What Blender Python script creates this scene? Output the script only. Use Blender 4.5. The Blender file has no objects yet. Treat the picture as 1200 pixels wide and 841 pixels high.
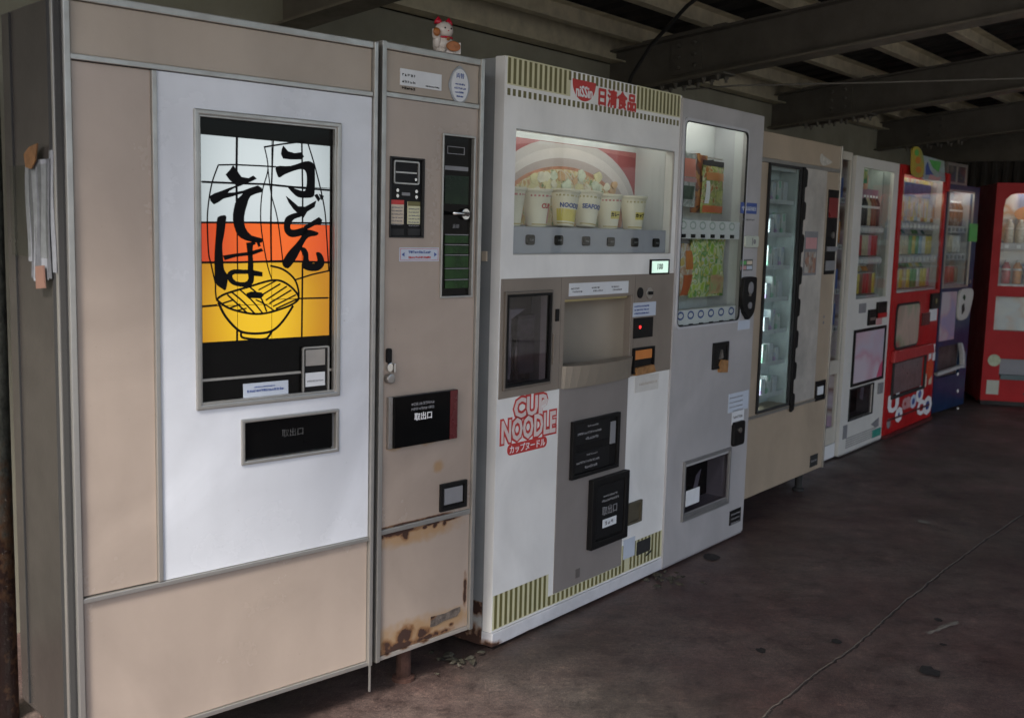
import bpy, bmesh, math, random
from mathutils import Vector, Matrix
R = math.radians
random.seed(7)
sc = bpy.context.scene
col = sc.collection

# ------------------------------------------------------------------ camera
F_PX, PITCH, ROLL, CAM_H = 1254.0, R(7.01), R(1.5), 1.33
cd = bpy.data.cameras.new('camera'); cam = bpy.data.objects.new('camera', cd); col.objects.link(cam)
cd.sensor_width = 36; cd.lens = F_PX / 1200 * 36; cd.clip_end = 2000; cd.clip_start = .05
FW = Vector((0, math.cos(PITCH), -math.sin(PITCH)))
u0 = Vector((0, math.sin(PITCH), math.cos(PITCH))); r0 = Vector((1, 0, 0))
RT = r0*math.cos(ROLL) + u0*math.sin(ROLL); UP = u0*math.cos(ROLL) - r0*math.sin(ROLL)
m3 = Matrix((RT, UP, -FW)).transposed()
cam.matrix_world = Matrix.Translation((0, 0, CAM_H)) @ m3.to_4x4()
cd.dof.use_dof = True; cd.dof.focus_distance = 3.3; cd.dof.aperture_fstop = 5.0
sc.camera = cam

# ------------------------------------------------------------------ light
SUN_EL, SUN_ROT = R(48), R(200)
w = bpy.data.worlds.new('World'); sc.world = w; w.use_nodes = True
nt = w.node_tree; bg = nt.nodes['Background']
sky = nt.nodes.new('ShaderNodeTexSky'); sky.sky_type = 'NISHITA'; sky.sun_disc = False
sky.sun_elevation = SUN_EL; sky.sun_rotation = SUN_ROT; sky.air_density = 1.0; sky.dust_density = 3.0
nt.links.new(sky.outputs[0], bg.inputs[0]); bg.inputs[1].default_value = .12
sl = bpy.data.lights.new('sun', 'SUN'); sl.energy = 2.0; sl.angle = R(12); sl.color = (1, .96, .9)
so = bpy.data.objects.new('sun', sl); col.objects.link(so)
# high, veiled sun over the open yard: the roof keeps it off the machines
sd = Vector((math.sin(SUN_ROT)*math.cos(SUN_EL), math.cos(SUN_ROT)*math.cos(SUN_EL), math.sin(SUN_EL)))
so.rotation_euler = sd.to_track_quat('Z', 'Y').to_euler()
vs = sc.view_settings; vs.view_transform = 'Standard'; vs.look = 'None'; vs.gamma = 1; vs.use_curve_mapping = False
vs.exposure = 1.40
sc.cycles.max_bounces = 8; sc.cycles.diffuse_bounces = 4; sc.cycles.transparent_max_bounces = 12
sc.cycles.use_denoising = True

# ------------------------------------------------------------------ materials
MATS = {}
def mat(name, c, rough=.5, metal=0., var=.12, scale=6., bump=.02, bscale=120., spec=.5, rust=None, stain=None, emis=0., coat=0.):
    """painted / plastic / metal surface: colour, faint cloudy wear, fine relief, optional rust spots (object space x,z)"""
    if name in MATS: return MATS[name]
    m = bpy.data.materials.new(name); m.use_nodes = True; MATS[name] = m
    n, l = m.node_tree.nodes, m.node_tree.links
    b = n['Principled BSDF']; b.inputs['Roughness'].default_value = rough; b.inputs['Metallic'].default_value = metal
    b.inputs['Specular IOR Level'].default_value = spec; b.inputs['Coat Weight'].default_value = coat
    tc = n.new('ShaderNodeTexCoord')
    nz = n.new('ShaderNodeTexNoise'); nz.inputs['Scale'].default_value = scale; nz.inputs['Detail'].default_value = 6; nz.inputs['Roughness'].default_value = .65
    l.new(tc.outputs['Object'], nz.inputs['Vector'])
    mr = n.new('ShaderNodeMapRange'); l.new(nz.outputs[0], mr.inputs[0]); mr.inputs[1].default_value = .3; mr.inputs[2].default_value = .7
    mr.inputs[3].default_value = 1-var; mr.inputs[4].default_value = 1+var*.5
    mx = n.new('ShaderNodeVectorMath'); mx.operation = 'SCALE'; mx.inputs[0].default_value = c[:3]; l.new(mr.outputs[0], mx.inputs['Scale'])
    out = mx.outputs[0]
    if 'enamel' in name or 'cream' in name or 'side' in name or 'column' in name or name in ('scuffed_base', 'kick_grey'):
        # vertical drips, wiped smudges and small chips
        mp = n.new('ShaderNodeMapping'); mp.inputs['Scale'].default_value = (11, 11, .9); l.new(tc.outputs['Object'], mp.inputs[0])
        s1 = n.new('ShaderNodeTexNoise'); s1.inputs['Scale'].default_value = 1.; s1.inputs['Detail'].default_value = 4; l.new(mp.outputs[0], s1.inputs['Vector'])
        m1 = n.new('ShaderNodeMapRange'); l.new(s1.outputs[0], m1.inputs[0]); m1.inputs[1].default_value = .35; m1.inputs[2].default_value = .62; m1.inputs[3].default_value = .965; m1.inputs[4].default_value = 1.005
        s2 = n.new('ShaderNodeTexNoise'); s2.inputs['Scale'].default_value = 70; s2.inputs['Detail'].default_value = 8; s2.inputs['Roughness'].default_value = .75; l.new(tc.outputs['Object'], s2.inputs['Vector'])
        m2_ = n.new('ShaderNodeMapRange'); l.new(s2.outputs[0], m2_.inputs[0]); m2_.inputs[1].default_value = .26; m2_.inputs[2].default_value = .34; m2_.inputs[3].default_value = .45; m2_.inputs[4].default_value = 1.
        s3 = n.new('ShaderNodeTexNoise'); s3.inputs['Scale'].default_value = 2.2; s3.inputs['Detail'].default_value = 7; s3.inputs['Distortion'].default_value = 1.5; l.new(tc.outputs['Object'], s3.inputs['Vector'])
        m3_ = n.new('ShaderNodeMapRange'); l.new(s3.outputs[0], m3_.inputs[0]); m3_.inputs[1].default_value = .34; m3_.inputs[2].default_value = .60; m3_.inputs[3].default_value = .88; m3_.inputs[4].default_value = 1.03
        pm = n.new('ShaderNodeMath'); pm.operation = 'MULTIPLY'; l.new(m1.outputs[0], pm.inputs[0]); l.new(m2_.outputs[0], pm.inputs[1])
        pn = n.new('ShaderNodeMath'); pn.operation = 'MULTIPLY'; l.new(pm.outputs[0], pn.inputs[0]); l.new(m3_.outputs[0], pn.inputs[1])
        m4_ = n.new('ShaderNodeVectorMath'); m4_.operation = 'SCALE'; l.new(out, m4_.inputs[0]); l.new(pn.outputs[0], m4_.inputs['Scale']); out = m4_.outputs[0]
    rr = n.new('ShaderNodeMapRange'); l.new(nz.outputs[0], rr.inputs[0]); rr.inputs[1].default_value = .3; rr.inputs[2].default_value = .7
    rr.inputs[3].default_value = min(1, rough*1.25); rr.inputs[4].default_value = rough*.85
    rout = rr.outputs[0]
    if stain or rust:
        sx = n.new('ShaderNodeSeparateXYZ'); l.new(tc.outputs['Object'], sx.inputs[0])
        n2 = n.new('ShaderNodeTexNoise'); n2.inputs['Scale'].default_value = 38; n2.inputs['Detail'].default_value = 5; l.new(tc.outputs['Object'], n2.inputs['Vector'])
        def field(spots):
            cur = None
            for (x, z, rx, rz) in spots:
                a = n.new('ShaderNodeMath'); a.operation = 'SUBTRACT'; l.new(sx.outputs[0], a.inputs[0]); a.inputs[1].default_value = x
                a2 = n.new('ShaderNodeMath'); a2.operation = 'DIVIDE'; l.new(a.outputs[0], a2.inputs[0]); a2.inputs[1].default_value = rx
                c_ = n.new('ShaderNodeMath'); c_.operation = 'SUBTRACT'; l.new(sx.outputs[2], c_.inputs[0]); c_.inputs[1].default_value = z
                c2 = n.new('ShaderNodeMath'); c2.operation = 'DIVIDE'; l.new(c_.outputs[0], c2.inputs[0]); c2.inputs[1].default_value = rz
                p1 = n.new('ShaderNodeMath'); p1.operation = 'MULTIPLY'; l.new(a2.outputs[0], p1.inputs[0]); l.new(a2.outputs[0], p1.inputs[1])
                p2 = n.new('ShaderNodeMath'); p2.operation = 'MULTIPLY_ADD'; l.new(c2.outputs[0], p2.inputs[0]); l.new(c2.outputs[0], p2.inputs[1]); l.new(p1.outputs[0], p2.inputs[2])
                if cur is None: cur = p2
                else:
                    mn = n.new('ShaderNodeMath'); mn.operation = 'MINIMUM'; l.new(cur.outputs[0], mn.inputs[0]); l.new(p2.outputs[0], mn.inputs[1]); cur = mn
            ad = n.new('ShaderNodeMath'); ad.operation = 'MULTIPLY_ADD'; l.new(n2.outputs[0], ad.inputs[0]); ad.inputs[1].default_value = 2.6; l.new(cur.outputs[0], ad.inputs[2])
            return ad
        def layer(prev, spots, lo, hi, colr):
            f = field(spots); k = n.new('ShaderNodeMapRange'); l.new(f.outputs[0], k.inputs[0])
            k.inputs[1].default_value = lo; k.inputs[2].default_value = hi; k.inputs[3].default_value = 1; k.inputs[4].default_value = 0
            mm = n.new('ShaderNodeMix'); mm.data_type = 'RGBA'; l.new(k.outputs[0], mm.inputs[0]); l.new(prev, mm.inputs[6]); mm.inputs[7].default_value = (*colr, 1)
            return mm.outputs[2], k.outputs[0]
        if stain: out, _ = layer(out, stain, 1.6, 3.2, (.33, .215, .12))
        if rust:
            out, _ = layer(out, rust, 1.7, 2.8, (.17, .075, .028))
            out, k = layer(out, rust, 1.62, 1.95, (.042, .018, .012))
            rm = n.new('ShaderNodeMath'); rm.operation = 'MAXIMUM'; l.new(k, rm.inputs[0]); l.new(rout, rm.inputs[1]); rout = rm.outputs[0]
    l.new(rout, b.inputs['Roughness']); l.new(out, b.inputs['Base Color'])
    if bump:
        bn = n.new('ShaderNodeTexNoise'); bn.inputs['Scale'].default_value = bscale; bn.inputs['Detail'].default_value = 3; l.new(tc.outputs['Object'], bn.inputs['Vector'])
        bp = n.new('ShaderNodeBump'); bp.inputs['Strength'].default_value = bump*4; bp.inputs['Distance'].default_value = .002
        l.new(bn.outputs[0], bp.inputs['Height']); l.new(bp.outputs[0], b.inputs['Normal'])
    if emis:
        l.new(out, b.inputs['Emission Color']); b.inputs['Emission Strength'].default_value = emis
    return m

def glass_mat(name, tint=(.93, .95, .94), ior=1.45, rough=.01):
    if name in MATS: return MATS[name]
    m = bpy.data.materials.new(name); m.use_nodes = True; MATS[name] = m
    n, l = m.node_tree.nodes, m.node_tree.links; n.remove(n['Principled BSDF'])
    t = n.new('ShaderNodeBsdfTransparent'); t.inputs[0].default_value = (*tint, 1)
    g = n.new('ShaderNodeBsdfGlossy'); g.inputs['Roughness'].default_value = rough
    # Schlick reflectance of a thin pane seen from either side
    lw = n.new('ShaderNodeLayerWeight'); lw.inputs[0].default_value = .5
    f0 = ((ior-1)/(ior+1))**2
    pw = n.new('ShaderNodeMath'); pw.operation = 'POWER'; l.new(lw.outputs['Facing'], pw.inputs[0]); pw.inputs[1].default_value = 5
    fr = n.new('ShaderNodeMath'); fr.operation = 'MULTIPLY_ADD'; l.new(pw.outputs[0], fr.inputs[0]); fr.inputs[1].default_value = (1-f0)*.7; fr.inputs[2].default_value = f0*1.2
    mx = n.new('ShaderNodeMixShader'); l.new(fr.outputs[0], mx.inputs[0]); l.new(t.outputs[0], mx.inputs[1]); l.new(g.outputs[0], mx.inputs[2])
    l.new(mx.outputs[0], n['Material Output'].inputs[0]); return m

def voro_mat(name, cols, scale=30., rough=.5, emis=0., stretch=(1, 1, 1), smooth=False):
    """small patches of several colours: printed pictures, food, packaging"""
    if name in MATS: return MATS[name]
    m = bpy.data.materials.new(name); m.use_nodes = True; MATS[name] = m
    n, l = m.node_tree.nodes, m.node_tree.links; b = n['Principled BSDF']; b.inputs['Roughness'].default_value = rough
    tc = n.new('ShaderNodeTexCoord'); mp = n.new('ShaderNodeMapping'); mp.inputs['Scale'].default_value = stretch; l.new(tc.outputs['Object'], mp.inputs[0])
    wn = n.new('ShaderNodeTexNoise'); wn.inputs['Scale'].default_value = scale*.7; l.new(mp.outputs[0], wn.inputs['Vector'])
    ad = n.new('ShaderNodeVectorMath'); ad.operation = 'MULTIPLY_ADD'; l.new(wn.outputs['Color'], ad.inputs[0]); ad.inputs[1].default_value = (1.2/scale,)*3; l.new(mp.outputs[0], ad.inputs[2])
    v = n.new('ShaderNodeTexVoronoi'); v.inputs['Scale'].default_value = scale; l.new(ad.outputs[0], v.inputs['Vector'])
    if smooth: v.feature = 'SMOOTH_F1'
    sp = n.new('ShaderNodeSeparateColor'); l.new(v.outputs['Color'], sp.inputs[0])
    cr = n.new('ShaderNodeValToRGB'); cr.color_ramp.interpolation = 'LINEAR' if smooth else 'CONSTANT'
    e = cr.color_ramp.elements
    while len(e) < len(cols): e.new(.5)
    for i, c in enumerate(cols): e[i].position = i/len(cols); e[i].color = (*c, 1)
    l.new(sp.outputs[0], cr.inputs[0]); l.new(cr.outputs[0], b.inputs['Base Color'])
    if emis: l.new(cr.outputs[0], b.inputs['Emission Color']); b.inputs['Emission Strength'].default_value = emis
    return m

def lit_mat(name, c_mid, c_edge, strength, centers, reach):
    """backlit acrylic: lamp falloff painted into the emission around given centres (object space x,z)"""
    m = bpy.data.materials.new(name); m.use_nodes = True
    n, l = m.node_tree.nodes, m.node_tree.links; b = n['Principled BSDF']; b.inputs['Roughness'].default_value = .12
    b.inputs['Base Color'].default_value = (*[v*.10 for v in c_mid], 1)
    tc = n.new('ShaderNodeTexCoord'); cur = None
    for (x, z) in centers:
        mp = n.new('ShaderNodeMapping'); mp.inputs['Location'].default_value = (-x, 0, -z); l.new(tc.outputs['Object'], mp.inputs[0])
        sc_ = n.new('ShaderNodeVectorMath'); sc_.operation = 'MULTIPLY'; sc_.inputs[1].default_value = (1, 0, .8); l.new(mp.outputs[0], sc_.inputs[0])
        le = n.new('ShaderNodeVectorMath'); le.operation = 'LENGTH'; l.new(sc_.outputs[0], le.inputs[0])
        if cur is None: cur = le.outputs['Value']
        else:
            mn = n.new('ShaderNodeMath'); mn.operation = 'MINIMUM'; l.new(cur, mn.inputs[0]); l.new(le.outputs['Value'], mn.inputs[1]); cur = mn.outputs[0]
    k = n.new('ShaderNodeMapRange'); l.new(cur, k.inputs[0]); k.inputs[1].default_value = .02; k.inputs[2].default_value = reach; k.interpolation_type = 'SMOOTHSTEP'  # glow of backing lamps painted in, fading towards the edge colour
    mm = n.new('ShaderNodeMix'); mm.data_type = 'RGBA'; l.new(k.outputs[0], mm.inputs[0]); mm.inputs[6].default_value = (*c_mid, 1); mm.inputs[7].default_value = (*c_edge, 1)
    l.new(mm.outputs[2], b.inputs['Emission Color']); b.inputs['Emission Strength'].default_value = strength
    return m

CREAM = (.372, .302, .250)
M = dict(
 cream=mat('cream_enamel', CREAM, .24, var=.07, scale=3, stain=[(9, 9, .1, .1)]),
 cream_hi=mat('tan_enamel', (.37, .31, .25), .35, var=.07, scale=3),
 white=mat('white_enamel', (.63, .65, .69), .24, var=.05, scale=3),
 offwhite=mat('off_white_enamel', (.80, .79, .76), .34, var=.06, scale=3),
 alu=mat('aluminium_trim', (.42, .405, .375), .36, .75, var=.1, scale=20),
 chrome=mat('chrome', (.7, .7, .68), .18, 1., var=.05),
 steel=mat('brushed_steel', (.46, .43, .40), .30, .9, var=.15, scale=8),
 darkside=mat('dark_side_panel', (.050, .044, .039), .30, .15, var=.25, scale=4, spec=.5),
 black=mat('black_plastic', (.010, .0095, .0095), .42, var=.2, spec=.16),
 blackglass=mat('black_glass', (.004, .004, .004), .06, var=.1, bump=0, spec=.12),
 rubber=mat('dark_rubber', (.02, .02, .02), .7),
 lilac=mat('grey_lilac_enamel', (.42, .405, .405), .38, var=.06, scale=3),
 sidegrey=mat('grey_side_enamel', (.40, .41, .41), .4, var=.12, scale=5, rust=[(9, 9, .1, .1)]),
 brown=mat('taupe_enamel', (.235, .195, .158), .42, var=.07, scale=4),
 brown_dk=mat('dark_taupe_enamel', (.15, .125, .10), .45, var=.07, scale=4),
 olive=mat('olive_print', (.14, .125, .04), .45, var=.1), yellow=mat('pale_yellow_print', (.60, .575, .37), .45, var=.08),
 red=mat('red_enamel', (.42, .012, .014), .38, var=.08, scale=4, spec=.25),
 redprint=mat('red_print', (.50, .035, .03), .45, var=.08), blue=mat('blue_enamel', (.004, .030, .090), .35, var=.1),
 blueprint=mat('blue_print', (.05, .09, .30), .5), ink=mat('black_ink', (.008, .008, .009), .6, spec=.06), inkgrey=mat('grey_ink', (.22, .22, .23), .5),
 whiteprint=mat('white_print', (.75, .75, .75), .5, var=.05), paper=mat('white_paper', (.66, .68, .70), .7, var=.08, scale=12),
 lilacpaper=mat('pale_blue_paper', (.50, .55, .63), .6, var=.06), cream_paper=mat('cream_paper', (.62, .52, .40), .6),
 teal=mat('teal_plastic', (.04, .28, .22), .4), green=mat('green_plastic', (.10, .42, .10), .4),
 darkgreen=mat('dark_green_panel', (.018, .058, .014), .25, var=.7, scale=14, spec=.2),
 orange=mat('orange_print', (.60, .20, .04), .5), pinkprint=mat('pink_print', (.55, .28, .28), .5, var=.1),
 inner=mat('white_display_lining', (.60, .62, .62), .45, var=.05), shelf=mat('grey_display_shelf', (.42, .42, .44), .4),
 rustpaint=mat('rusted_leg', (.07, .03, .02), .85, var=.5, scale=30, bump=.1), roofsteel=mat('roof_steel', (.105, .096, .078), .6, var=.25, scale=5),
 purlin=mat('galvanised_purlin', (.62, .56, .41), .5, .3, var=.3, scale=8), sheet=mat('roof_sheet', (.022, .020, .018), .7, var=.3, scale=3),
 wall=mat('painted_wall_board', (.28, .27, .21), .7, var=.2, scale=2.5), endwall=mat('dark_ribbed_sheet', (.035, .031, .028), .6, var=.25, scale=3),
 leather=mat('brown_tape', (.28, .14, .05), .6), glass=glass_mat('clear_glass'), smoked=glass_mat('smoked_glass', (.62, .60, .63)),
 plastic_clear=glass_mat('clear_film', (.85, .86, .84), 1.3, .12),
 led=mat('lit_sign', (.45, .62, .52), .4, emis=.5), ledred=mat('red_led', (.8, .02, .02), .4, emis=1.2),
 tube=mat('fluorescent_tube', (.80, .93, .95), .4, emis=5, bump=0), badge=mat('badge_grey', (.30, .32, .34), .5),
)

# ------------------------------------------------------------------ geometry helpers (lists of verts and faces)
def box(x0, x1, y0, y1, z0, z1):
    v = [(x0,y0,z0),(x1,y0,z0),(x1,y1,z0),(x0,y1,z0),(x0,y0,z1),(x1,y0,z1),(x1,y1,z1),(x0,y1,z1)]
    return v, [(0,3,2,1),(4,5,6,7),(0,1,5,4),(1,2,6,5),(2,3,7,6),(3,0,4,7)]
def J(*gs):
    V, Fc = [], []
    for v, f in gs:
        o = len(V); V += list(v); Fc += [tuple(i+o for i in q) for q in f]
    return V, Fc
def prism(pts, y0, y1):
    """outline in x,z pushed from y0 (front) to y1 (back)"""
    a = sum(pts[i][0]*pts[(i+1) % len(pts)][1] - pts[(i+1) % len(pts)][0]*pts[i][1] for i in range(len(pts)))
    if a < 0: pts = pts[::-1]
    n = len(pts); v = [(x, y0, z) for x, z in pts] + [(x, y1, z) for x, z in pts]
    f = [tuple(range(n)), tuple(range(2*n-1, n-1, -1))] + [(i, i+n, (i+1) % n+n, (i+1) % n) for i in range(n)]
    return v, f
def ell(cx, cz, rx, rz, n=24, a0=0, a1=360):
    full = abs(a1-a0) >= 360
    return [(cx+rx*math.cos(R(a0+(a1-a0)*i/(n if full else n-1))), cz+rz*math.sin(R(a0+(a1-a0)*i/(n if full else n-1)))) for i in range(n)]
def rrect(x0, x1, z0, z1, r, n=5):
    p = []
    for cx, cz, a in ((x1-r, z0+r, -90), (x1-r, z1-r, 0), (x0+r, z1-r, 90), (x0+r, z0+r, 180)):
        p += [(cx+r*math.cos(R(a+90*i/n)), cz+r*math.sin(R(a+90*i/n))) for i in range(n+1)]
    return p
def ring(outer, inner, y0, y1):
    n = len(outer); v = []
    for y in (y0, y1):
        v += [(x, y, z) for x, z in outer] + [(x, y, z) for x, z in inner]
    f = []
    for i in range(n):
        j = (i+1) % n
        f += [(i, j, n+j, n+i), (2*n+j, 2*n+i, 3*n+i, 3*n+j), (j, i, 2*n+i, 2*n+j), (n+i, n+j, 3*n+j, 3*n+i)]
    return v, f
def frame(x0, x1, z0, z1, t, y0, y1):
    o = [(x0, z0), (x1, z0), (x1, z1), (x0, z1)]; i = [(x0+t, z0+t), (x1-t, z0+t), (x1-t, z1-t), (x0+t, z1-t)]
    return ring(o, i, y0, y1)
def holed(x0, x1, z0, z1, holes, y0, y1):
    """slab with rectangular openings, cut on a grid"""
    xs = sorted({x0, x1, *[min(max(v, x0), x1) for h in holes for v in (h[0], h[1])]}); zs = sorted({z0, z1, *[min(max(v, z0), z1) for h in holes for v in (h[2], h[3])]})
    def solid(i, j):
        if i < 0 or j < 0 or i >= len(xs)-1 or j >= len(zs)-1: return False
        cx, cz = (xs[i]+xs[i+1])/2, (zs[j]+zs[j+1])/2
        return not any(h[0] < cx < h[1] and h[2] < cz < h[3] for h in holes)
    V, Fc, idx = [], [], {}
    def vi(i, j, k):
        if (i, j, k) not in idx: idx[(i, j, k)] = len(V); V.append((xs[i], (y0, y1)[k], zs[j]))
        return idx[(i, j, k)]
    for i in range(len(xs)-1):
        for j in range(len(zs)-1):
            if not solid(i, j): continue
            Fc.append((vi(i,j,0), vi(i+1,j,0), vi(i+1,j+1,0), vi(i,j+1,0))); Fc.append((vi(i,j,1), vi(i,j+1,1), vi(i+1,j+1,1), vi(i+1,j,1)))
            if not solid(i-1, j): Fc.append((vi(i,j,0), vi(i,j+1,0), vi(i,j+1,1), vi(i,j,1)))
            if not solid(i+1, j): Fc.append((vi(i+1,j,0), vi(i+1,j,1), vi(i+1,j+1,1), vi(i+1,j+1,0)))
            if not solid(i, j-1): Fc.append((vi(i,j,0), vi(i,j,1), vi(i+1,j,1), vi(i+1,j,0)))
            if not solid(i, j+1): Fc.append((vi(i,j+1,0), vi(i+1,j+1,0), vi(i+1,j+1,1), vi(i,j+1,1)))
    return V, Fc
def lathe(prof, n=16, cx=0, cy=0, cz=0):
    """profile (radius, height) turned about the vertical"""
    v = []; f = []
    for r, z in prof: v += [(cx+r*math.cos(2*math.pi*i/n), cy+r*math.sin(2*math.pi*i/n), cz+z) for i in range(n)]
    for k in range(len(prof)-1):
        for i in range(n): j = (i+1) % n; f.append((k*n+i, k*n+j, (k+1)*n+j, (k+1)*n+i))
    f.append(tuple(range(n-1, -1, -1))); f.append(tuple((len(prof)-1)*n+i for i in range(n)))
    return v, f
def knob(cx, cz, r, y0, y1, n=14):
    return prism(ell(cx, cz, r, r, n), y0, y1)
def tube(path, r, n=8):
    v = []; f = []; P = [Vector(p) for p in path]
    for k, p in enumerate(P):
        d = (P[min(k+1, len(P)-1)] - P[max(k-1, 0)]).normalized(); a = d.orthogonal().normalized()
        if k: a = (pa - d*pa.dot(d)).normalized()
        pa = a; b = d.cross(a)
        rr = r[k] if isinstance(r, (list, tuple)) else r
        v += [tuple(p + (a*math.cos(2*math.pi*i/n) + b*math.sin(2*math.pi*i/n))*rr) for i in range(n)]
    for k in range(len(P)-1):
        for i in range(n): j = (i+1) % n; f.append((k*n+i, k*n+j, (k+1)*n+j, (k+1)*n+i))
    f.append(tuple(range(n-1, -1, -1))); f.append(tuple((len(P)-1)*n+i for i in range(n)))
    return v, f
def stroke(pts, wd, y0, y1):
    """flat line of a given width through x,z points"""
    P = [Vector(p) for p in pts]; L, Rr = [], []
    for k, p in enumerate(P):
        d = (P[min(k+1, len(P)-1)] - P[max(k-1, 0)]); d = d.normalized() if d.length else Vector((1, 0)); nn = Vector((-d.y, d.x))*wd/2
        L.append(tuple(p+nn)); Rr.append(tuple(p-nn))
    return J(*[prism([L[i], L[i+1], Rr[i+1], Rr[i]], y0, y1) for i in range(len(P)-1)])
def ball(cx, cy, cz, rx, ry, rz, n=14, k=9):
    v = [(cx, cy, cz-rz)]; f = []
    for a in range(1, k):
        t = math.pi*a/k
        v += [(cx+rx*math.sin(t)*math.cos(2*math.pi*i/n), cy+ry*math.sin(t)*math.sin(2*math.pi*i/n), cz-rz*math.cos(t)) for i in range(n)]
    v.append((cx, cy, cz+rz))
    for i in range(n): j = (i+1) % n; f.append((0, 1+j, 1+i)); f.append((len(v)-1, 1+(k-2)*n+i, 1+(k-2)*n+j))
    for a in range(k-2):
        for i in range(n): j = (i+1) % n; f.append((1+a*n+i, 1+a*n+j, 1+(a+1)*n+j, 1+(a+1)*n+i))
    return v, f

def mesh(name, g, m, bevel=0, smooth=False):
    me = bpy.data.meshes.new(name); me.from_pydata(g[0], [], g[1])
    bm = bmesh.new(); bm.from_mesh(me)
    bmesh.ops.recalc_face_normals(bm, faces=bm.faces)
    if bevel: bmesh.ops.bevel(bm, geom=[e for e in bm.edges if len(e.link_faces) == 2 and e.calc_face_angle(0) > .6], offset=bevel, segments=2, profile=.6, affect='EDGES', clamp_overlap=True)
    bm.to_mesh(me); bm.free()
    if smooth: me.polygons.foreach_set('use_smooth', [True]*len(me.polygons))
    for q in (m if isinstance(m, (list, tuple)) else [m]): me.materials.append(q if not isinstance(q, str) else M[q])
    return me
def obj(name, g, m, parent=None, bevel=0, smooth=False, label=None):
    me = g if isinstance(g, bpy.types.Mesh) else mesh(name, g, m, bevel, smooth)
    o = bpy.data.objects.new(name, me); col.objects.link(o); o.parent = parent
    if label: o['label'] = label
    return o
def tag(o, label, cat, group=None):
    o['label'] = label; o['category'] = cat
    if group: o['group'] = group
    return o
def thing(name, label, cat, loc, rz=0, group=None):
    o = bpy.data.objects.new(name, None); col.objects.link(o); o.empty_display_size = .1
    o.location = loc; o.rotation_euler = (0, 0, rz); return tag(o, label, cat, group)
def struct(name, g, m, parent=None, bevel=0):
    o = obj(name, g, m, parent, bevel)
    if parent is None: o['kind'] = 'structure'
    return o
def text_geo(s, size, x, z, y, sx=1., align='CENTER', bold=0., extr=.0004, shear=0., space=1., slope=0.):
    cu = bpy.data.curves.new('t', 'FONT'); cu.body = s; cu.size = size; cu.align_x = align; cu.align_y = 'CENTER'
    cu.resolution_u = 2; cu.offset = bold; cu.extrude = extr; cu.shear = shear; cu.space_character = space
    t = bpy.data.objects.new('t', cu); col.objects.link(t); dg = bpy.context.evaluated_depsgraph_get()
    me = bpy.data.meshes.new_from_object(t.evaluated_get(dg)); bpy.data.objects.remove(t); bpy.data.curves.remove(cu)
    v = [(x + p.co.x*sx, y - p.co.z, z + p.co.y + p.co.x*sx*slope) for p in me.vertices]; f = [tuple(p.vertices) for p in me.polygons]
    bpy.data.meshes.remove(me); return v, f
def fit(s, x0, x1, z0, z1, y, bold=0., slope=0., extr=.0004, size=.1):
    """lettering stretched to a measured rectangle"""
    v, f = text_geo(s, size, 0, 0, 0, bold=bold, extr=extr)
    xs = [p[0] for p in v]; zs = [p[2] for p in v]; a, b, c, d = min(xs), max(xs), min(zs), max(zs)
    return [(x0+(x-a)/(b-a)*(x1-x0), y+yy, z0+(z-c)/(d-c)*(z1-z0)+slope*((x-a)/(b-a)-.5)*(x1-x0)) for x, yy, z in v], f
def fat(g, d):
    return J(*[([(x+dx, y-dy, z+dz) for x, y, z in g[0]], g[1]) for dx, dz, dy in ((0, 0, 0), (d, 0, .0001), (-d, 0, .0002), (0, d, .0003), (0, -d, .0004))])
def dashes(x0, x1, z, h, y, seed=0, gap=.35):
    """a line of print too small to read"""
    rnd = random.Random(seed); x = x0; gs = []; t = h*.16; n_ = 0
    while x < x1 - h*.5 and n_ < 16:
        wd = min(h*rnd.uniform(.75, 1.0), x1-x); za, zb = z-h*.48, z+h*.48; n_ += 1
        for q in rnd.sample([.02, .28, .50, .74, .98], rnd.choice((2, 2, 3))): gs.append(box(x, x+wd, y-.0006, y, za+(zb-za-t)*q, za+(zb-za-t)*q+t))
        for q in rnd.sample([0, .45, 1.], rnd.choice((1, 2))): gs.append(box(x+(wd-t)*q, x+(wd-t)*q+t, y-.0009, y-.0002, za, zb-h*rnd.uniform(0, .3)))
        x += wd + h*max(gap, .22)
    return J(*gs)

class Mach:
    """a machine's own frame: x along the front, y into the cabinet, z up, origin at the left foot of the front"""
    def __init__(s, name, label, cat, loc, yaw, width, top):
        s.o = Vector((loc[0], loc[1], 0)); s.yaw = R(yaw)
        s.u = Vector((math.sin(s.yaw), math.cos(s.yaw), 0)); s.b = Vector((-s.u.y, s.u.x, 0)); s.w = width; s.top = top
        s.root = thing(name, label, cat, s.o, R(90-yaw))
    def L(s, px, py, y=0.):
        d = RT*(px-600) - UP*(py-420.5) + FW*F_PX; o = Vector((0, 0, CAM_H)); q = s.o + s.b*y
        t = (q-o).dot(s.b)/d.dot(s.b); p = o + d*t - s.o
        return p.dot(s.u), p.z
    def S(s, px, py, x=0.):
        d = RT*(px-600) - UP*(py-420.5) + FW*F_PX; o = Vector((0, 0, CAM_H)); q = s.o + s.u*x
        t = (q-o).dot(s.u)/d.dot(s.u); p = o + d*t - s.o
        return p.dot(s.b), p.z
    def rc(s, a, b, c, d, y=0.):
        """measured rectangle: left-top and right-bottom"""
        x0, z1 = s.L(a, b, y); x1, z0 = s.L(c, d, y); return x0, x1, z0, z1
    def W(s, x, y, z): return s.o + s.u*x + s.b*y + Vector((0, 0, z))
    def add(s, name, g, m, bevel=0, smooth=False, label=None, parent=None): return obj(name, g, m, parent or s.root, bevel, smooth, label)
    def print_(s, name, g, m, parent=None, label=None): return obj(name, g, m, parent or s.root, label=label)

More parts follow.
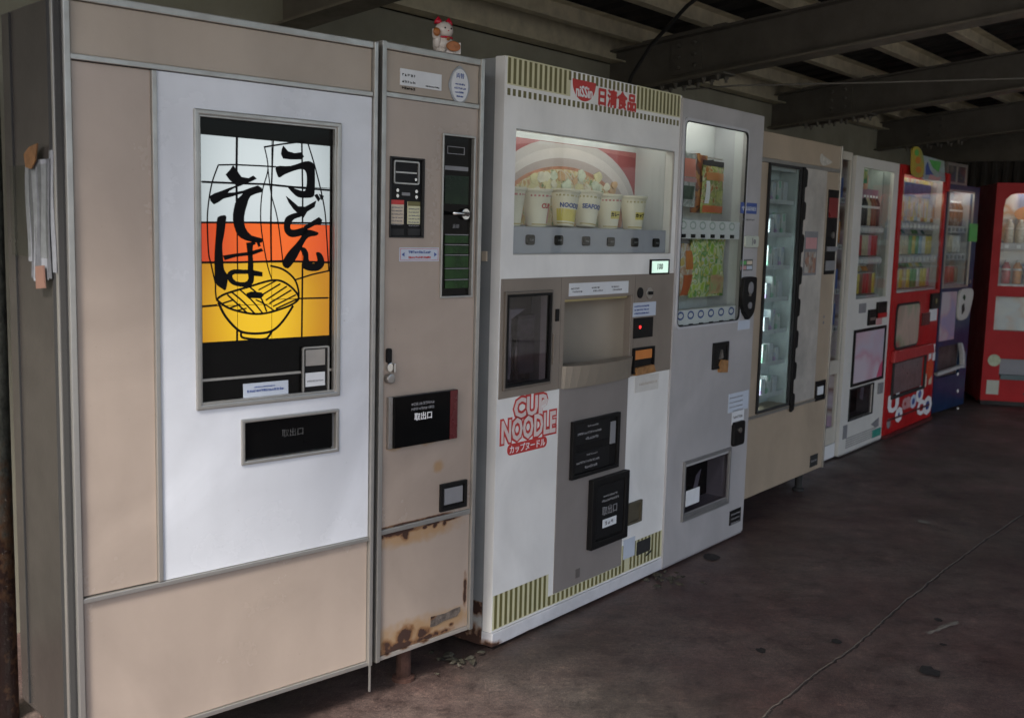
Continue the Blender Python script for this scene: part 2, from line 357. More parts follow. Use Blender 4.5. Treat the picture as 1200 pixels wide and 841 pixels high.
# ------------------------------------------------------------------ the shed (its own axes: T out from the back wall, S along the row)
YAW = R(38); SU = Vector((math.sin(YAW), math.cos(YAW), 0)); SB = Vector((SU.y, -SU.x, 0)); P0 = Vector((.66, 4.1, 0)) - SB*1.2
shed_rot = R(90) - YAW
def shed(t, s, z): return P0 + SB*t + SU*s + Vector((0, 0, z))
def sh(g): return [tuple(shed(-y, x, z)) for x, y, z in g[0]], g[1]      # local x = along the row, y = behind the wall plane (t = -y)
def floor_mat():
    m = bpy.data.materials.new('stained_concrete'); m.use_nodes = True
    n, l = m.node_tree.nodes, m.node_tree.links; b = n['Principled BSDF']; tc = n.new('ShaderNodeTexCoord')
    def noise(s, d=8, r=.6, dist=0):
        q = n.new('ShaderNodeTexNoise'); q.inputs['Scale'].default_value = s; q.inputs['Detail'].default_value = d; q.inputs['Roughness'].default_value = r; q.inputs['Distortion'].default_value = dist
        l.new(tc.outputs['Object'], q.inputs['Vector']); return q
    def ramp(src, stops):
        q = n.new('ShaderNodeValToRGB'); e = q.color_ramp.elements
        while len(e) < len(stops): e.new(.5)
        for i, (p, c) in enumerate(stops): e[i].position = p; e[i].color = (*c, 1)
        l.new(src, q.inputs[0]); return q
    def mix(f, a, b_, mode='MIX'):
        q = n.new('ShaderNodeMix'); q.data_type = 'RGBA'; q.blend_type = mode
        if isinstance(f, float): q.inputs[0].default_value = f
        else: l.new(f, q.inputs[0])
        l.new(a, q.inputs[6]); l.new(b_, q.inputs[7]); return q.outputs[2]
    base = ramp(noise(1.3, 10, .70, .1).outputs[0], [(.32, (.026, .017, .016)), (.45, (.054, .038, .035)), (.55, (.094, .073, .066)), (.70, (.160, .133, .118))])
    red = ramp(noise(.5, 4).outputs[0], [(.44, (.088, .047, .045)), (.62, (.062, .056, .048))])
    c = mix(.48, base.outputs[0], red.outputs[0])
    mid = ramp(noise(9, 12, .80, .1).outputs[0], [(.36, (.42, .40, .40)), (.47, (.90, .90, .90)), (.56, (1.12, 1.12, 1.10)), (.68, (1.9, 1.8, 1.7))])
    c = mix(1., c, mid.outputs[0], 'MULTIPLY')
    sp = ramp(noise(70, 12, .85).outputs[0], [(.34, (.25, .25, .25)), (.46, (.90, .90, .90)), (.56, (1.10, 1.10, 1.06)), (.66, (2.4, 2.3, 2.1))])
    c = mix(1., c, sp.outputs[0], 'MULTIPLY')
    gr = ramp(noise(240, 4, .7).outputs[0], [(.38, (.55, .55, .55)), (.5, (1, 1, 1)), (.64, (1.8, 1.75, 1.65))])
    c = mix(.8, c, gr.outputs[0], 'MULTIPLY')
    # scratches dragged across the slab in several directions
    for ang, seed_, amt in ((20, 0, .22), (-38, 7, .18)):
        mp = n.new('ShaderNodeMapping'); mp.inputs['Rotation'].default_value = (0, 0, R(ang)); mp.inputs['Scale'].default_value = (1.6, 22, 1); mp.inputs['Location'].default_value = (seed_, seed_, 0); l.new(tc.outputs['Object'], mp.inputs[0])
        q = n.new('ShaderNodeTexNoise'); q.inputs['Scale'].default_value = 2.2; q.inputs['Detail'].default_value = 4; q.inputs['Distortion'].default_value = .6; l.new(mp.outputs[0], q.inputs['Vector'])
        sr = ramp(q.outputs[0], [(.60, (1, 1, 1)), (.66, (1.9, 1.8, 1.7)), (.70, (1, 1, 1))])
        c = mix(amt, c, sr.outputs[0], 'MULTIPLY')
    l.new(c, b.inputs['Base Color'])
    rr = n.new('ShaderNodeMapRange'); l.new(noise(2.5, 6).outputs[0], rr.inputs[0]); rr.inputs[1].default_value = .3; rr.inputs[2].default_value = .7; rr.inputs[3].default_value = .34; rr.inputs[4].default_value = .68
    l.new(rr.outputs[0], b.inputs['Roughness'])
    bp = n.new('ShaderNodeBump'); bp.inputs['Strength'].default_value = .5; bp.inputs['Distance'].default_value = .006; l.new(noise(40, 10, .7).outputs[0], bp.inputs['Height']); l.new(bp.outputs[0], b.inputs['Normal'])
    return m
yard = mat('yard_concrete', (.20, .195, .185), .85, var=.3, scale=.8)
struct('ground', ([(-600, -600, -.012), (600, -600, -.012), (600, 600, -.012), (-600, 600, -.012)], [(0, 1, 2, 3)]), yard)
struct('added_reflection_wall', J(*[box(9+8*(i % 2)*0, 9.3, -18+4.6*i, -18+4.6*i+3.1, 0, 2.3) for i in range(8)]), mat('pale_reflection_wall', (.55, .54, .50), .8, var=.2, scale=1.2))  # unseen wall segments added in the yard to give the panels patchy reflections
FL = floor_mat()
struct('floor', sh(([(-9, .3, 0), (8, .3, 0), (8, -5.9, 0), (-9, -5.9, 0)], [(0, 1, 2, 3)])), FL)
struct('back_wall', sh(box(-3.4, 6.9, .05, .15, 0, 2.21)), 'wall')
struct('wall_head_board', sh(box(-9, 6.9, .30, .34, 0, 2.345)), 'endwall')
struct('eave_closure', sh(box(-9, 6.9, .345, .36, 2.0, 2.50)), 'endwall')
# end wall: smooth band above, ribbed steel sheets below
struct('end_wall', sh(box(6.55, 6.65, -5.6, .05, 2.02, 3.0)), 'roofsteel')
def ribbed(n0, n1, pitch, z0, z1, x):
    v = []; f = []
    for i in range(n1-n0):
        a = n0+i; yy = -a*pitch
        for dy, dx in ((0, 0), (.35*pitch, 0), (.5*pitch, -.022), (.85*pitch, -.022)): v += [(x+dx, yy-dy, z0), (x+dx, yy-dy, z1)]
    for k in range(len(v)//2-1): f.append((2*k, 2*k+2, 2*k+3, 2*k+1))
    return v, f
struct('end_wall_sheet', sh(ribbed(0, 60, .09, 0, 2.02, 6.6)), 'endwall')

CONDUIT = [(.36, 1.42, 2.069), (.58, 1.58, 2.094), (1.136, 2.228, 2.155), (1.73, 2.885, 2.22), (2.1, 3.29, 2.26)]
def bolt_head(x, y, z, r=.011): return lathe([(r, 0), (r, .01), (r*.6, .014)], 6, x, y, z)
SL = .11
def roof_beam(s, label):
    """I-beam running out from the wall and rising with the roof"""
    L0, L1 = -.05, 5.7; z0 = 2.05; h = .225; wf = .13; FM = mat('flange_steel', (.15, .135, .105), .55, var=.3, scale=6)
    root = thing('roof_beam', label, 'beam', shed(0, s, 0), shed_rot, 'steel roof beams above the machines')
    def bar(xa, xb, za, zb):
        v = []
        for t in (L0, L1):
            dz = SL*t; v += [(xa, -t, za+dz), (xb, -t, za+dz), (xb, -t, zb+dz), (xa, -t, zb+dz)]
        return v, [(0, 1, 2, 3), (7, 6, 5, 4), (0, 4, 5, 1), (1, 5, 6, 2), (2, 6, 7, 3), (3, 7, 4, 0)]
    obj('web', bar(-.004, .004, z0+.010, z0+h-.010), 'roofsteel', root)
    obj('flange', bar(-wf/2, wf/2, z0, z0+.010), FM, root); obj('flange', bar(-wf/2, wf/2, z0+h-.010, z0+h), 'roofsteel', root)
    tc = .42
    if s < 0: return
    def plate(xa, xb, za, zb, ta, tb):
        v = []
        for t in (ta, tb):
            dz = SL*t; v += [(xa, -t, za+dz), (xb, -t, za+dz), (xb, -t, zb+dz), (xa, -t, zb+dz)]
        return v, [(0, 1, 2, 3), (7, 6, 5, 4), (0, 4, 5, 1), (1, 5, 6, 2), (2, 6, 7, 3), (3, 7, 4, 0)]
    obj('splice_plate', plate(-.012, -.0045, z0+.04, z0+h-.04, tc-.09, tc+.09), 'roofsteel', root)
    obj('splice_plate', plate(-wf/2, wf/2, z0-.010, z0-.001, tc-.24, tc+.24), 'roofsteel', root)
    obj('splice_plate', plate(-wf/2, wf/2, z0+h+.001, z0+h+.008, tc-.24, tc+.24), 'roofsteel', root)
    for i in range(6):
        t = tc-.2+i*.08
        for x in (-.045, .045):
            z = z0-.010+SL*t
            obj('bolt', ([(a, b, z-(c-z)) for a, b, c in lathe([(.012, 0), (.012, .012), (.007, .012), (.007, .028)], 6, x, -t, z)[0]], lathe([(.012, 0), (.012, .012), (.007, .012), (.007, .028)], 6, x, -t, z)[1]), 'roofsteel', root)
    for i in range(3):
        for j in (-1, 1):
            t = tc+j*.045; zc = z0+.07+i*.055+SL*t
            g = lathe([(.011, 0), (.011, .010), (.006, .016)], 6)
            obj('bolt', ([(-.012-z, -t+y, zc+x) for x, y, z in g[0]], g[1]), 'roofsteel', root)
            
for s, lb in ((-.92, 'steel roof beam above the cream noodle machine, leftmost in the shed'), (1.32, 'large steel roof beam with bolted splice rising from behind the cup machine'),
              (3.36, 'steel roof beam behind the grey snack machine, second in view'), (5.42, 'steel roof beam nearest the dark end wall')):
    roof_beam(s, lb)
for i in range(14):                                     # purlins: lipped channels on top of the beams
    t = .13 + .405*i; z = 2.275 + SL*t + .0085
    def zz(x): return z + SL*(x-t)
    pr = [(0, 0), (.055, 0), (.055, .004), (.004, .004), (.004, .086), (.055, .086), (.055, .09), (0, .09)]
    v = []
    for s in (-3.4, 6.54): v += [(s, -(t+a), z+b) for a, b in pr]
    n = len(pr); f = [tuple(range(n)), tuple(range(2*n-1, n-1, -1))] + [(k, (k+1) % n, (k+1) % n+n, k+n) for k in range(n)]
    ords = ['first', 'second', 'third', 'fourth', 'fifth', 'sixth', 'seventh', 'eighth', 'ninth', 'tenth', 'eleventh', 'twelfth', 'thirteenth', 'fourteenth']
    tag(obj('roof_purlin', sh((v, f)), 'purlin'), f'light steel roof purlin lying on the beams, {ords[i]} out from the back wall', 'purlin', 'roof purlins across the beams')
tag(obj('eave_channel', sh(J(box(-3.4, 6.54, .012, .045, 2.215, 2.40), box(-3.4, 6.54, -.05, .012, 2.215, 2.222))), 'purlin'), 'dark steel eave channel along the top of the back wall', 'beam')
# roof sheets: folded steel decking over the purlins
v = []; f = []
k = 0
x = -3.5
prof = []
while x < 6.7:
    prof += [(x, 0), (x+.11, 0), (x+.135, .03), (x+.175, .03)]; x += .20
for t in (-.35, 5.75):
    v += [(px_, -t, 2.376 + SL*t + pz) for px_, pz in prof]
n = len(prof); f = [(i, i+1, n+i+1, n+i) for i in range(n-1)]
struct('roof', sh((v, f)), 'sheet')
tag(obj('conduit_pipe', tube([shed(*q) for q in CONDUIT], .0045), mat('conduit_grey', (.15, .14, .12), .6), smooth=True),
    'thin pale conduit running under the beams towards the end wall', 'conduit')
tag(obj('hanging_cable', tube([shed(1.02, .55, 2.40), shed(.80, .62, 2.31), shed(.55, .74, 2.18), shed(.40, .82, 2.06), shed(.3, .88, 1.86)], .009), 'rubber', smooth=True),
    'black cable hanging down from the roof behind the cup noodle machine', 'cable')
# front posts of the shed (behind the camera, carrying the beams) are plain steel tubes
for s, lb in ((-.92, 'leftmost'), (1.32, 'second'), (3.36, 'third'), (5.42, 'rightmost')):
    a = shed(5.6, s, 0)
    tag(obj('shed_post', lathe([(.05, 0), (.05, 2.66)], 16, a.x, a.y, 0), 'roofsteel', smooth=True), f'steel post at the open front of the shed, {lb}', 'post', 'posts at the open front')

LAMP = {}
def chamber(m, W, z0, top, wins, others, front_mat, yb, inner='inner', up=.055, th=.022):
    """sheet front with openings; behind it a lined box whose ceiling is higher than the window, room for the tube"""
    m.add('front', holed(0, W, z0, top, wins+others, 0, th), front_mat)
    m.add('display_lining', holed(.002, W-.002, z0+.001, top-.001, [(a-.003, b+.003, c-.003, min(d+up, top-.012)) for a, b, c, d in wins] + [(a-.003, b+.003, c-.003, d+.003) for a, b, c, d in others], th+.0005, yb), inner)
def display_lamp(m, parent, x0, x1, y, z, e=2.0, hood=True, c=(.95, .93, .86)):
    """fluorescent tube inside the head of a lit display"""
    k = (e, c)
    if k not in LAMP: LAMP[k] = mat(f'display_lamp_{len(LAMP)}', c, .4, var=.02, bump=0, emis=e)
    g = tube([(x0+.03, y, z+.034), (x1-.03, y, z+.034)], .007, 8)
    return m.add('lamp_tube', g, LAMP[k], smooth=True, parent=parent)
# ================================================================== 1 noodle machine (udon / soba)
def trim_rail(m, x0, x1, z, h, y0=-.010, y1=.002, name='trim_rail', mm='alu'):
    m.add(name, box(x0, x1, y0, y1, z-h/2, z+h/2), mm, .0015)
m = Mach('noodle_machine', 'wide cream and white noodle vending machine with a glowing bowl picture, nearest the camera', 'vending machine', (-.9605, 2.2944), 46.5, .79, 1.69)
W1 = .786; TOP = 1.795; BOT = .115; D = .365
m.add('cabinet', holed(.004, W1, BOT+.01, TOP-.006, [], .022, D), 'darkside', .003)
# side lip profile beside the front, seen as a bright line with a dark groove
m.add('edge_profile', box(-.005, .003, .030, .042, BOT, TOP), 'alu', .001)
m.add('edge_groove', box(-.002, .0045, -.002, .029, BOT, TOP), 'rubber'); m.add('side_flange', box(-.003, .0035, .043, .066, BOT, TOP), 'rubber'); m.add('side_seam', box(-.0005, .0042, .30, .303, BOT+.02, TOP-.01), 'rubber')
zr1 = m.L(262, 89)[1]; zr2 = m.L(262, 667)[1]; xd = m.L(184, 380)[0]; xr = m.L(432, 400)[0]
m.add('trim_strip', box(.003, .017, -.012, .022, BOT-.004, TOP), 'alu', .002)
m.add('header_panel', box(.021, xr, -.002, .022, zr1+.0065, TOP-.018), 'cream_hi', .002)
m.add('top_trim', box(.020, xr, -.010, .03, TOP-.017, TOP), 'alu', .002)
trim_rail(m, .0175, xr, zr1, .012); m.add('left_panel', box(.021, xd-.008, -.002, .022, zr2+.008, zr1-.008), 'cream', .002)
trim_rail(m, .0175, xr, zr2, .011)
m.add('trim_strip', box(xd-.008, xd+.003, -.010, .022, zr2+.007, zr1-.008), 'alu', .0015)
m.add('lower_panel', box(.021, xr, -.002, .022, BOT+.013, zr2-.007), 'cream', .002)
m.add('bottom_trim', box(.021, xr, -.008, .022, BOT, BOT+.012), 'alu', .0015)
m.add('trim_strip', box(xr+.001, xr+.013, -.014, .022, BOT, TOP), 'alu', .002); m.add('trim_rod', box(xr+.005, xr+.010, -.012, -.006, BOT-.075, BOT), 'alu', .001)
# door with window and hatch openings
fx0, fx1, fz0, fz1 = m.rc(225, 127, 396, 463); 
hx0, hx1, hz0, hz1 = m.rc(281, 491, 395, 528)
m.add('door', holed(xd+.004, xr-.001, zr2+.007, zr1-.008, [(fx0+.006, fx1-.006, fz0+.006, fz1-.006), (hx0+.006, hx1-.006, hz0+.006, hz1-.006)], -.005, .020), 'white')
m.add('window_frame', frame(fx0, fx1, fz0, fz1, .0125, -.011, .004), 'alu', .003)
m.add('window_frame', frame(fx0+.0120, fx1-.0120, fz0+.0120, fz1-.0120, .005, -.006, .006), 'alu', .001)
sign = m.add('sign_panel', box(fx0+.008, fx1-.008, .008, .019, fz0+.008, fz1-.008), 'blackglass')
YA = .008
def A1(px, py): x, z = m.L(220+px/4.672, 125+py/4.672, YA); return x, z
gx0, gx1 = A1(73, 700)[0], A1(776, 700)[0]
zt0, zt1 = A1(73, 150)[1], A1(778, 216)[1]
zw, zrd, zy = A1(270, 636)[1], A1(270, 853)[1], A1(270, 1281)[1]
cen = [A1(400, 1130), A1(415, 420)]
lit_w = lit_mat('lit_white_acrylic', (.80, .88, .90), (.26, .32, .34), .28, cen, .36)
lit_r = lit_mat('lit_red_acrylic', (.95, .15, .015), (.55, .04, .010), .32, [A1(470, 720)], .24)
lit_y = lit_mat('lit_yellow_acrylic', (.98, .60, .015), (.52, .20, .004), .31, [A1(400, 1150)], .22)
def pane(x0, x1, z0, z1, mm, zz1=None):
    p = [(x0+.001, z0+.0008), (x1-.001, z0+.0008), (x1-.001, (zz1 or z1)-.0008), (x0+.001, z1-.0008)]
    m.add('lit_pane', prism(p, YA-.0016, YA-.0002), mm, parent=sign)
cx = [gx0, A1(268, 500)[0], A1(458, 500)[0], A1(626, 500)[0], gx1]
zm = A1(270, 421)[1]; zym = A1(120, 1092)[1]; zyr = A1(690, 1048)[1]
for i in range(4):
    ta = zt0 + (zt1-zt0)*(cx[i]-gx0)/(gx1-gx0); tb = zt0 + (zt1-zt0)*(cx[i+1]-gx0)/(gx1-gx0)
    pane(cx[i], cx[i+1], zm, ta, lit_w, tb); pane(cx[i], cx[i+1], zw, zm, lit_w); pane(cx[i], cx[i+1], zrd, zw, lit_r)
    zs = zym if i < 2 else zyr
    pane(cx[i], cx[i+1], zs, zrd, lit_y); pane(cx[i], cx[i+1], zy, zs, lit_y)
def ink(name, polys, y0, y1, mm='ink'):
    g = []
    for p in polys: g.append(prism([A1(*q) for q in p], y0, y1))
    m.add(name, J(*g), mm, parent=sign)
def arc(p, closed=False, sub=5):
    """smooth a hand-drawn outline (Catmull-Rom)"""
    n = len(p); o = []
    for i in range(n if closed else n-1):
        a, b, c, d = (p[(i-1) % n] if closed or i else p[0]), p[i], p[(i+1) % n], (p[(i+2) % n] if closed or i+2 < n else p[-1])
        for k in range(sub):
            t = k/sub; o.append(tuple(.5*((2*b[j]) + (-a[j]+c[j])*t + (2*a[j]-5*b[j]+4*c[j]-d[j])*t*t + (-a[j]+3*b[j]-3*c[j]+d[j])*t**3) for j in range(2)))
    if not closed: o.append(p[-1])
    return o
ink('brush_character', [
 [(520,215),(545,245),(580,255),(620,250),(632,275),(615,290),(560,290),(520,285),(508,260),(512,235)],
 arc([(482,328),(560,325),(640,300),(675,305),(690,330),(692,400),(690,470),(680,495),(640,500),(600,495),(570,470),(545,437),(600,455),(640,460),(650,400),(640,350),(600,345),(530,370),(500,388),(488,375)], True, 3)], YA-.0040, YA-.0018)
ink('brush_character', [
 [(535,490),(560,510),(600,545),(640,548),(700,515),(690,550),(650,575),(630,608),(605,590),(575,560),(550,525)],
 [(690,485),(705,478),(722,505),(712,520)], [(715,478),(742,490),(728,512)],
 arc([(600,580),(620,600),(580,615),(560,640),(560,670),(590,672),(640,660),(650,690),(620,705),(570,715),(540,700),(525,670),(528,620),(550,595)], True, 3)], YA-.0040, YA-.0018)
ink('brush_character', [
 [(690,620),(715,605),(732,620),(725,645),(690,650),(650,672),(640,676),(632,655),(660,640)],
 arc([(640,672),(708,688),(700,706),(655,716),(625,760),(590,830),(545,885),(515,858),(545,800),(590,750),(620,710)], True, 3),
 arc([(612,775),(636,772),(655,800),(660,845),(690,858),(708,840),(700,800),(722,800),(740,830),(742,866),(712,896),(660,898),(625,876),(630,820)], True, 3)], YA-.0040, YA-.0018)
ink('brush_character', [
 [(245,322),(262,345),(290,385),(330,392),(355,378),(374,395),(340,412),(300,425),(262,432),(225,400),(205,372),(230,345)],
 arc([(118,490),(180,462),(262,432),(300,428),(250,447),(215,472),(300,460),(380,432),(408,462),(395,470),(340,490),(320,540),(305,600),(310,660),(345,705),(400,720),(400,745),(345,740),(290,720),(262,685),(245,620),(250,560),(265,510),(300,475),(230,495),(190,505),(140,535)], True, 2)], YA-.0040, YA-.0018)
ink('brush_character', [
 arc([(170,600),(205,597),(203,640),(195,700),(185,760),(190,840),(195,890),(215,930),(205,1000),(185,995),(150,965),(145,900),(145,800),(152,700),(158,620)], True, 3),
 [(190,815),(250,805),(330,795),(400,775),(410,790),(350,812),(260,822),(200,840)],
 [(318,745),(355,740),(350,800),(355,860),(355,895),(326,895),(328,830)],
 arc([(326,893),(356,893),(358,950),(345,975),(320,985),(285,985),(245,975),(222,955),(212,930),(220,905),(250,890),(300,892),(326,893),(326,915),(255,915),(240,930),(260,955),(310,960),(330,940)], True, 2),
 [(350,893),(405,905),(405,930),(350,925)], [(372,735),(384,728),(396,762),(384,768)], [(345,726),(358,722),(368,752),(356,758)]], YA-.0040, YA-.0018)
lead = []
def LD(pts, wd=.0022, sm=False):
    pts = arc(pts) if sm else pts
    rl = random.Random(len(lead)); lead.append(stroke([A1(*p) for p in pts], wd*rl.uniform(1.25, 1.7), YA-.0026, YA-.0003))
LD([(267,165),(264,400),(268,640)], .0034); LD([(268,640),(270,860),(272,905)]); LD([(268,1222),(268,1281)], .003)
LD([(465,185),(457,420),(452,640),(455,850)], .0030); LD([(622,195),(627,500),(626,640)], .0030); LD([(626,860),(622,1260)], .003)
LD([(165,320),(130,420),(110,540),(105,640),(112,800),(125,860),(150,970)], .002, True); LD([(165,320),(250,318),(400,325),(480,330)], .0026)
LD([(415,222),(520,205),(640,190)], .003); LD([(655,200),(700,350),(745,550),(758,700),(770,900)], .0022, True)
LD([(418,222),(437,340),(405,470),(398,640),(430,850),(460,950)], .0018, True); LD([(437,340),(455,480),(490,620),(520,860)], .0018, True)
LD([(75,412),(265,420),(420,425),(640,447),(775,458)], .0034); LD([(70,634),(400,634),(775,638)], .0034); LD([(70,853),(270,852),(520,845),(780,853)], .0040)
LD([(70,1094),(160,1086)], .003); LD([(600,1050),(765,1046)], .003); LD([(585,948),(680,918),(780,896)], .0026); LD([(520,850),(560,800)], .002)
Bz = lambda P: [(a, b+771) for a, b in P]
LD(Bz([(155,285),(200,255),(330,215),(470,178),(550,205),(605,270),(570,310),(480,345),(400,362),(320,358),(220,330),(155,285)]), .0034, True)
LD(Bz([(450,100),(520,120),(580,170),(603,230),(605,275)]), .0030, True); LD(Bz([(150,200),(150,240),(155,285)]), .0026, True)
LD(Bz([(165,300),(200,370),(255,435),(300,463),(380,470),(460,455),(520,400),(575,318)]), .0036, True)
LD(Bz([(290,462),(295,490),(350,500),(420,500),(445,480),(458,458)]), .0034, True)
for q in ([(240,245),(300,295),(365,362)], [(285,232),(350,290),(410,362)], [(215,258),(255,295),(320,355)], [(340,218),(395,270),(430,350)], [(370,285),(420,310),(470,345)],
          [(250,285),(190,305)], [(285,310),(225,332)], [(320,332),(262,345)], [(480,182),(385,232)], [(505,198),(400,262)], [(540,212),(425,288)], [(565,232),(445,305)], [(590,258),(465,322)], [(600,280),(480,335)]):
    LD(Bz(q), .0026, True)
m.add('lead_line', J(*lead), 'ink', parent=sign)
ink('noodle_topping', [Bz([(318,250),(345,240),(400,245),(412,262),(395,278),(340,276),(325,268)])], YA-.0044, YA-.0022)
# controls on the black glass below the picture
x0, z0 = A1(42, 1505); x1, z1 = A1(785, 1434)
m.add('chrome_line', box(x0, x1, YA-.003, YA-.0002, (z0+z1)/2-.003, (z0+z1)/2+.003), 'alu', parent=sign)
c0, c1, c2, c3 = *A1(618, 1314)[:1], A1(764, 1306)[0], A1(690, 1568)[1], A1(690, 1310)[1]
cp = m.add('coin_panel', prism(rrect(c0, c1, c2, c3, .006), YA-.006, YA-.001), 'black', parent=sign)
m.add('coin_panel_rim', ring(rrect(c0, c1, c2, c3, .006), rrect(c0+.0045, c1-.0045, c2+.0045, c3-.0045, .003), YA-.010, YA-.005), 'alu', parent=sign)
m.add('price_card', box(c0+.010, c1-.012, YA-.008, YA-.0062, (c2+c3)/2+.012, c3-.008), 'steel', parent=sign)
m.add('price_card', box(c0+.010, c1-.012, YA-.008, YA-.0062, c2+.020, (c2+c3)/2-.006), 'paper', parent=sign)
m.print_('print_line', dashes(c0+.014, c1-.016, c2+.034, .004, YA-.0083, 1), 'inkgrey', sign)
a = A1(303, 1514); b = A1(548, 1576)
st = m.add('sticker', box(a[0], b[0], YA-.002, YA-.0002, (a[1]+b[1])/2-.018, (a[1]+b[1])/2+.018), 'lilacpaper', parent=sign)
m.print_('print_line', J(dashes(a[0]+.01, b[0]-.008, (a[1]+b[1])/2-.001, .006, YA-.0022, 2, .15), dashes(a[0]+.03, b[0]-.03, (a[1]+b[1])/2+.008, .003, YA-.0022, 3)), 'blueprint', sign)
# pick-up hatch
m.add('hatch_frame', frame(hx0, hx1, hz0, hz1, .0095, -.010, .004), 'alu', .0025)
m.add('hatch_recess', J(box(hx0+.011, hx1-.011, .019, .021, hz0+.011, hz1-.011)), 'black')
hd = m.add('hatch_door', box(hx0+.013, hx1-.013, .004, .010, hz0+.013, hz1-.013), 'blackglass', .001)
m.print_('lettering', text_geo('取出口', .022, (hx0+hx1)/2+.01, (hz0+hz1)/2+.006, .0035, bold=0), mat('worn_grey_print', (.06, .06, .06), .7, var=.8, scale=60), hd)
for x, y in ((.05, .33), (.64, .36)):
    m.add('leg', lathe([(.028, 0), (.028, .012), (.014, .016), (.014, BOT+.012)], 12, x, y, 0), 'rustpaint')
# receipts clipped to the side
q = m.S(47, 184); qb = m.S(50, 305); pk0 = m.S(14, 195); pk1 = m.S(60, 303)
cl = thing('receipt_bundle', 'bundle of pale paper strips taped to the dark side of the noodle machine', 'papers', m.W(0, q[0], q[1]), m.root.rotation_euler.z)
def yz(pts, x0, x1):
    """outline in y,z pushed along x: things lying against the side of the cabinet"""
    v, f = prism([(a, b) for a, b in pts], x0, x1); return [(y_, x_, z_) for x_, y_, z_ in v], f
gp = mat('grey_paper', (.11, .115, .125), .7, var=.3, scale=40); g2 = mat('thin_paper', (.24, .25, .27), .6, var=.3, scale=30); mats_ = [g2, gp, g2, gp, g2, gp, g2]
for i in range(7):
    wd = .034 if i % 2 == 0 else .030; y0_ = .070 - i*.024; ln = (.225, .262, .268, .255, .262, .258, .262)[i]; n = 9; vv = []
    for k in range(n+1):
        t = k/n; z = -.006 - ln*t + (.018 if i == 6 else 0); bow = -.004 - .0008*(i % 2) - .002*t*t
        for s_ in (-1, 1): vv.append((bow + .002*s_*math.sin(2+i), y0_ + s_*wd/2 - .004*t + .006*math.sin(5*t+i), z))
    vb = [(x+.0007, y, z) for x, y, z in vv]
    ff = [(2*k, 2*k+1, 2*k+3, 2*k+2) for k in range(n)]; nn = len(vv)
    ff += [tuple(i_+nn for i_ in reversed(f_)) for f_ in ff] + [(2*k, 2*k+2, 2*k+2+nn, 2*k+nn) for k in range(n)] + [(2*k+3, 2*k+1, 2*k+1+nn, 2*k+3+nn) for k in range(n)]
    obj('paper_strip', (vv+vb, ff), mats_[i], cl)
obj('tape', yz([(.055, -.022), (.065, .006), (.030, .022), (-.020, .028), (-.012, .010), (-.004, -.010), (.020, -.026)], -.013, -.010), mat('brown_tape_dark', (.16, .075, .025), .6, var=.4, scale=50), cl)
obj('ticket_stub', yz([(.01, -.240), (-.040, -.236), (-.046, -.285), (.008, -.290)], -.014, -.011), mat('brown_stub', (.20, .11, .08), .6), cl)
tag(obj('plastic_sleeve', J(box(-.006, -.002, pk0[0]*0-.002+pk1[0], pk0[0], pk1[1], pk0[1])), 'plastic_clear'), 'clear plastic sleeve taped to the dark side of the noodle machine behind the papers', 'sleeve')
bpy.data.objects['plastic_sleeve'].matrix_world = Matrix.Translation(m.o) @ Matrix.Rotation(m.root.rotation_euler.z, 4, 'Z')
# rusty column beside it
pp = Vector((-1.335, 2.70, 0))
tag(obj('steel_column', tube([(pp.x, pp.y, 0), (pp.x, pp.y, 1.05), (pp.x, pp.y, 2.1), (pp.x, pp.y, 3.0)], .048, 20),
    mat('rusty_column', (.12, .125, .10), .8, var=.7, scale=30, bump=.2, rust=[(pp.x+.02, .1, .05, .55), (pp.x-.02, .8, .03, .25)]), smooth=True),
    'round steel column with rust at its foot, left of the noodle machine', 'column')

# ================================================================== 2 change machine
m = Mach('change_machine', 'narrow tan money changer with rusted lower panel, joined to the right of the noodle machine', 'vending machine', (-.365, 2.8635), 43, .376, 1.80)
m2 = m; W2 = .379; TOP = 1.803
spots = []
for px, py, r1, r2 in ((452, 757, .016, .016), (474, 744, .026, .022), (496, 741, .022, .014), (528, 731, .008, .006), (446, 629, .012, .008), (474, 626, .014, .012), (509, 614, .008, .007), (520, 612, .008, .007), (497, 617, .008, .005)):
    x, z = m.L(px, py); spots.append((x, z, r1*1.35, r2*1.35))
zr_line = m.L(497, 611)[1]
spots += [(.08, zr_line-.010, .10, .012), (.22, zr_line-.008, .05, .008), (.28, zr_line-.008, .05, .007), (.10, zr_line+.010, .14, .004), (.09, BOT+.020, .10, .018), (.22, BOT+.022, .08, .010), (.012, .30, .006, .12), (.35, .24, .008, .05)]
st2 = [(.14, zr_line-.02, .16, .03), (.14, BOT+.04, .18, .045), (.27, BOT+.05, .10, .03)]
for px, py, r1, r2 in ((462, 521, .02, .012), (500, 515, .02, .010), (513, 546, .014, .012), (470, 757, .05, .03), (505, 745, .06, .02), (505, 733, .03, .02), (475, 630, .04, .014), (515, 617, .02, .012)):
    x, z = m.L(px, py); st2.append((x, z, r1*1.3, r2*1.3))
hbx_ = m.L(478, 514)
crm = mat('rusted_cream', CREAM, .36, var=.09, scale=3, rust=spots, stain=st2)
crn = mat('stained_cream', CREAM, .24, var=.07, scale=3, stain=st2[3:6], rust=[spots[4]]+spots[7:9]+[(.10, zr_line+.010, .14, .004), (.22, zr_line+.010, .06, .004), (hbx_[0]+.09, hbx_[1]-.010, .03, .006)])
m.add('cabinet', box(.004, W2-.004, .022, .50, BOT+.01, TOP-.004), 'sidegrey', .002)
zr1 = m.L(505, 118)[1]; zr2 = m.L(497, 611)[1]; xl = .016; xr = W2-.016
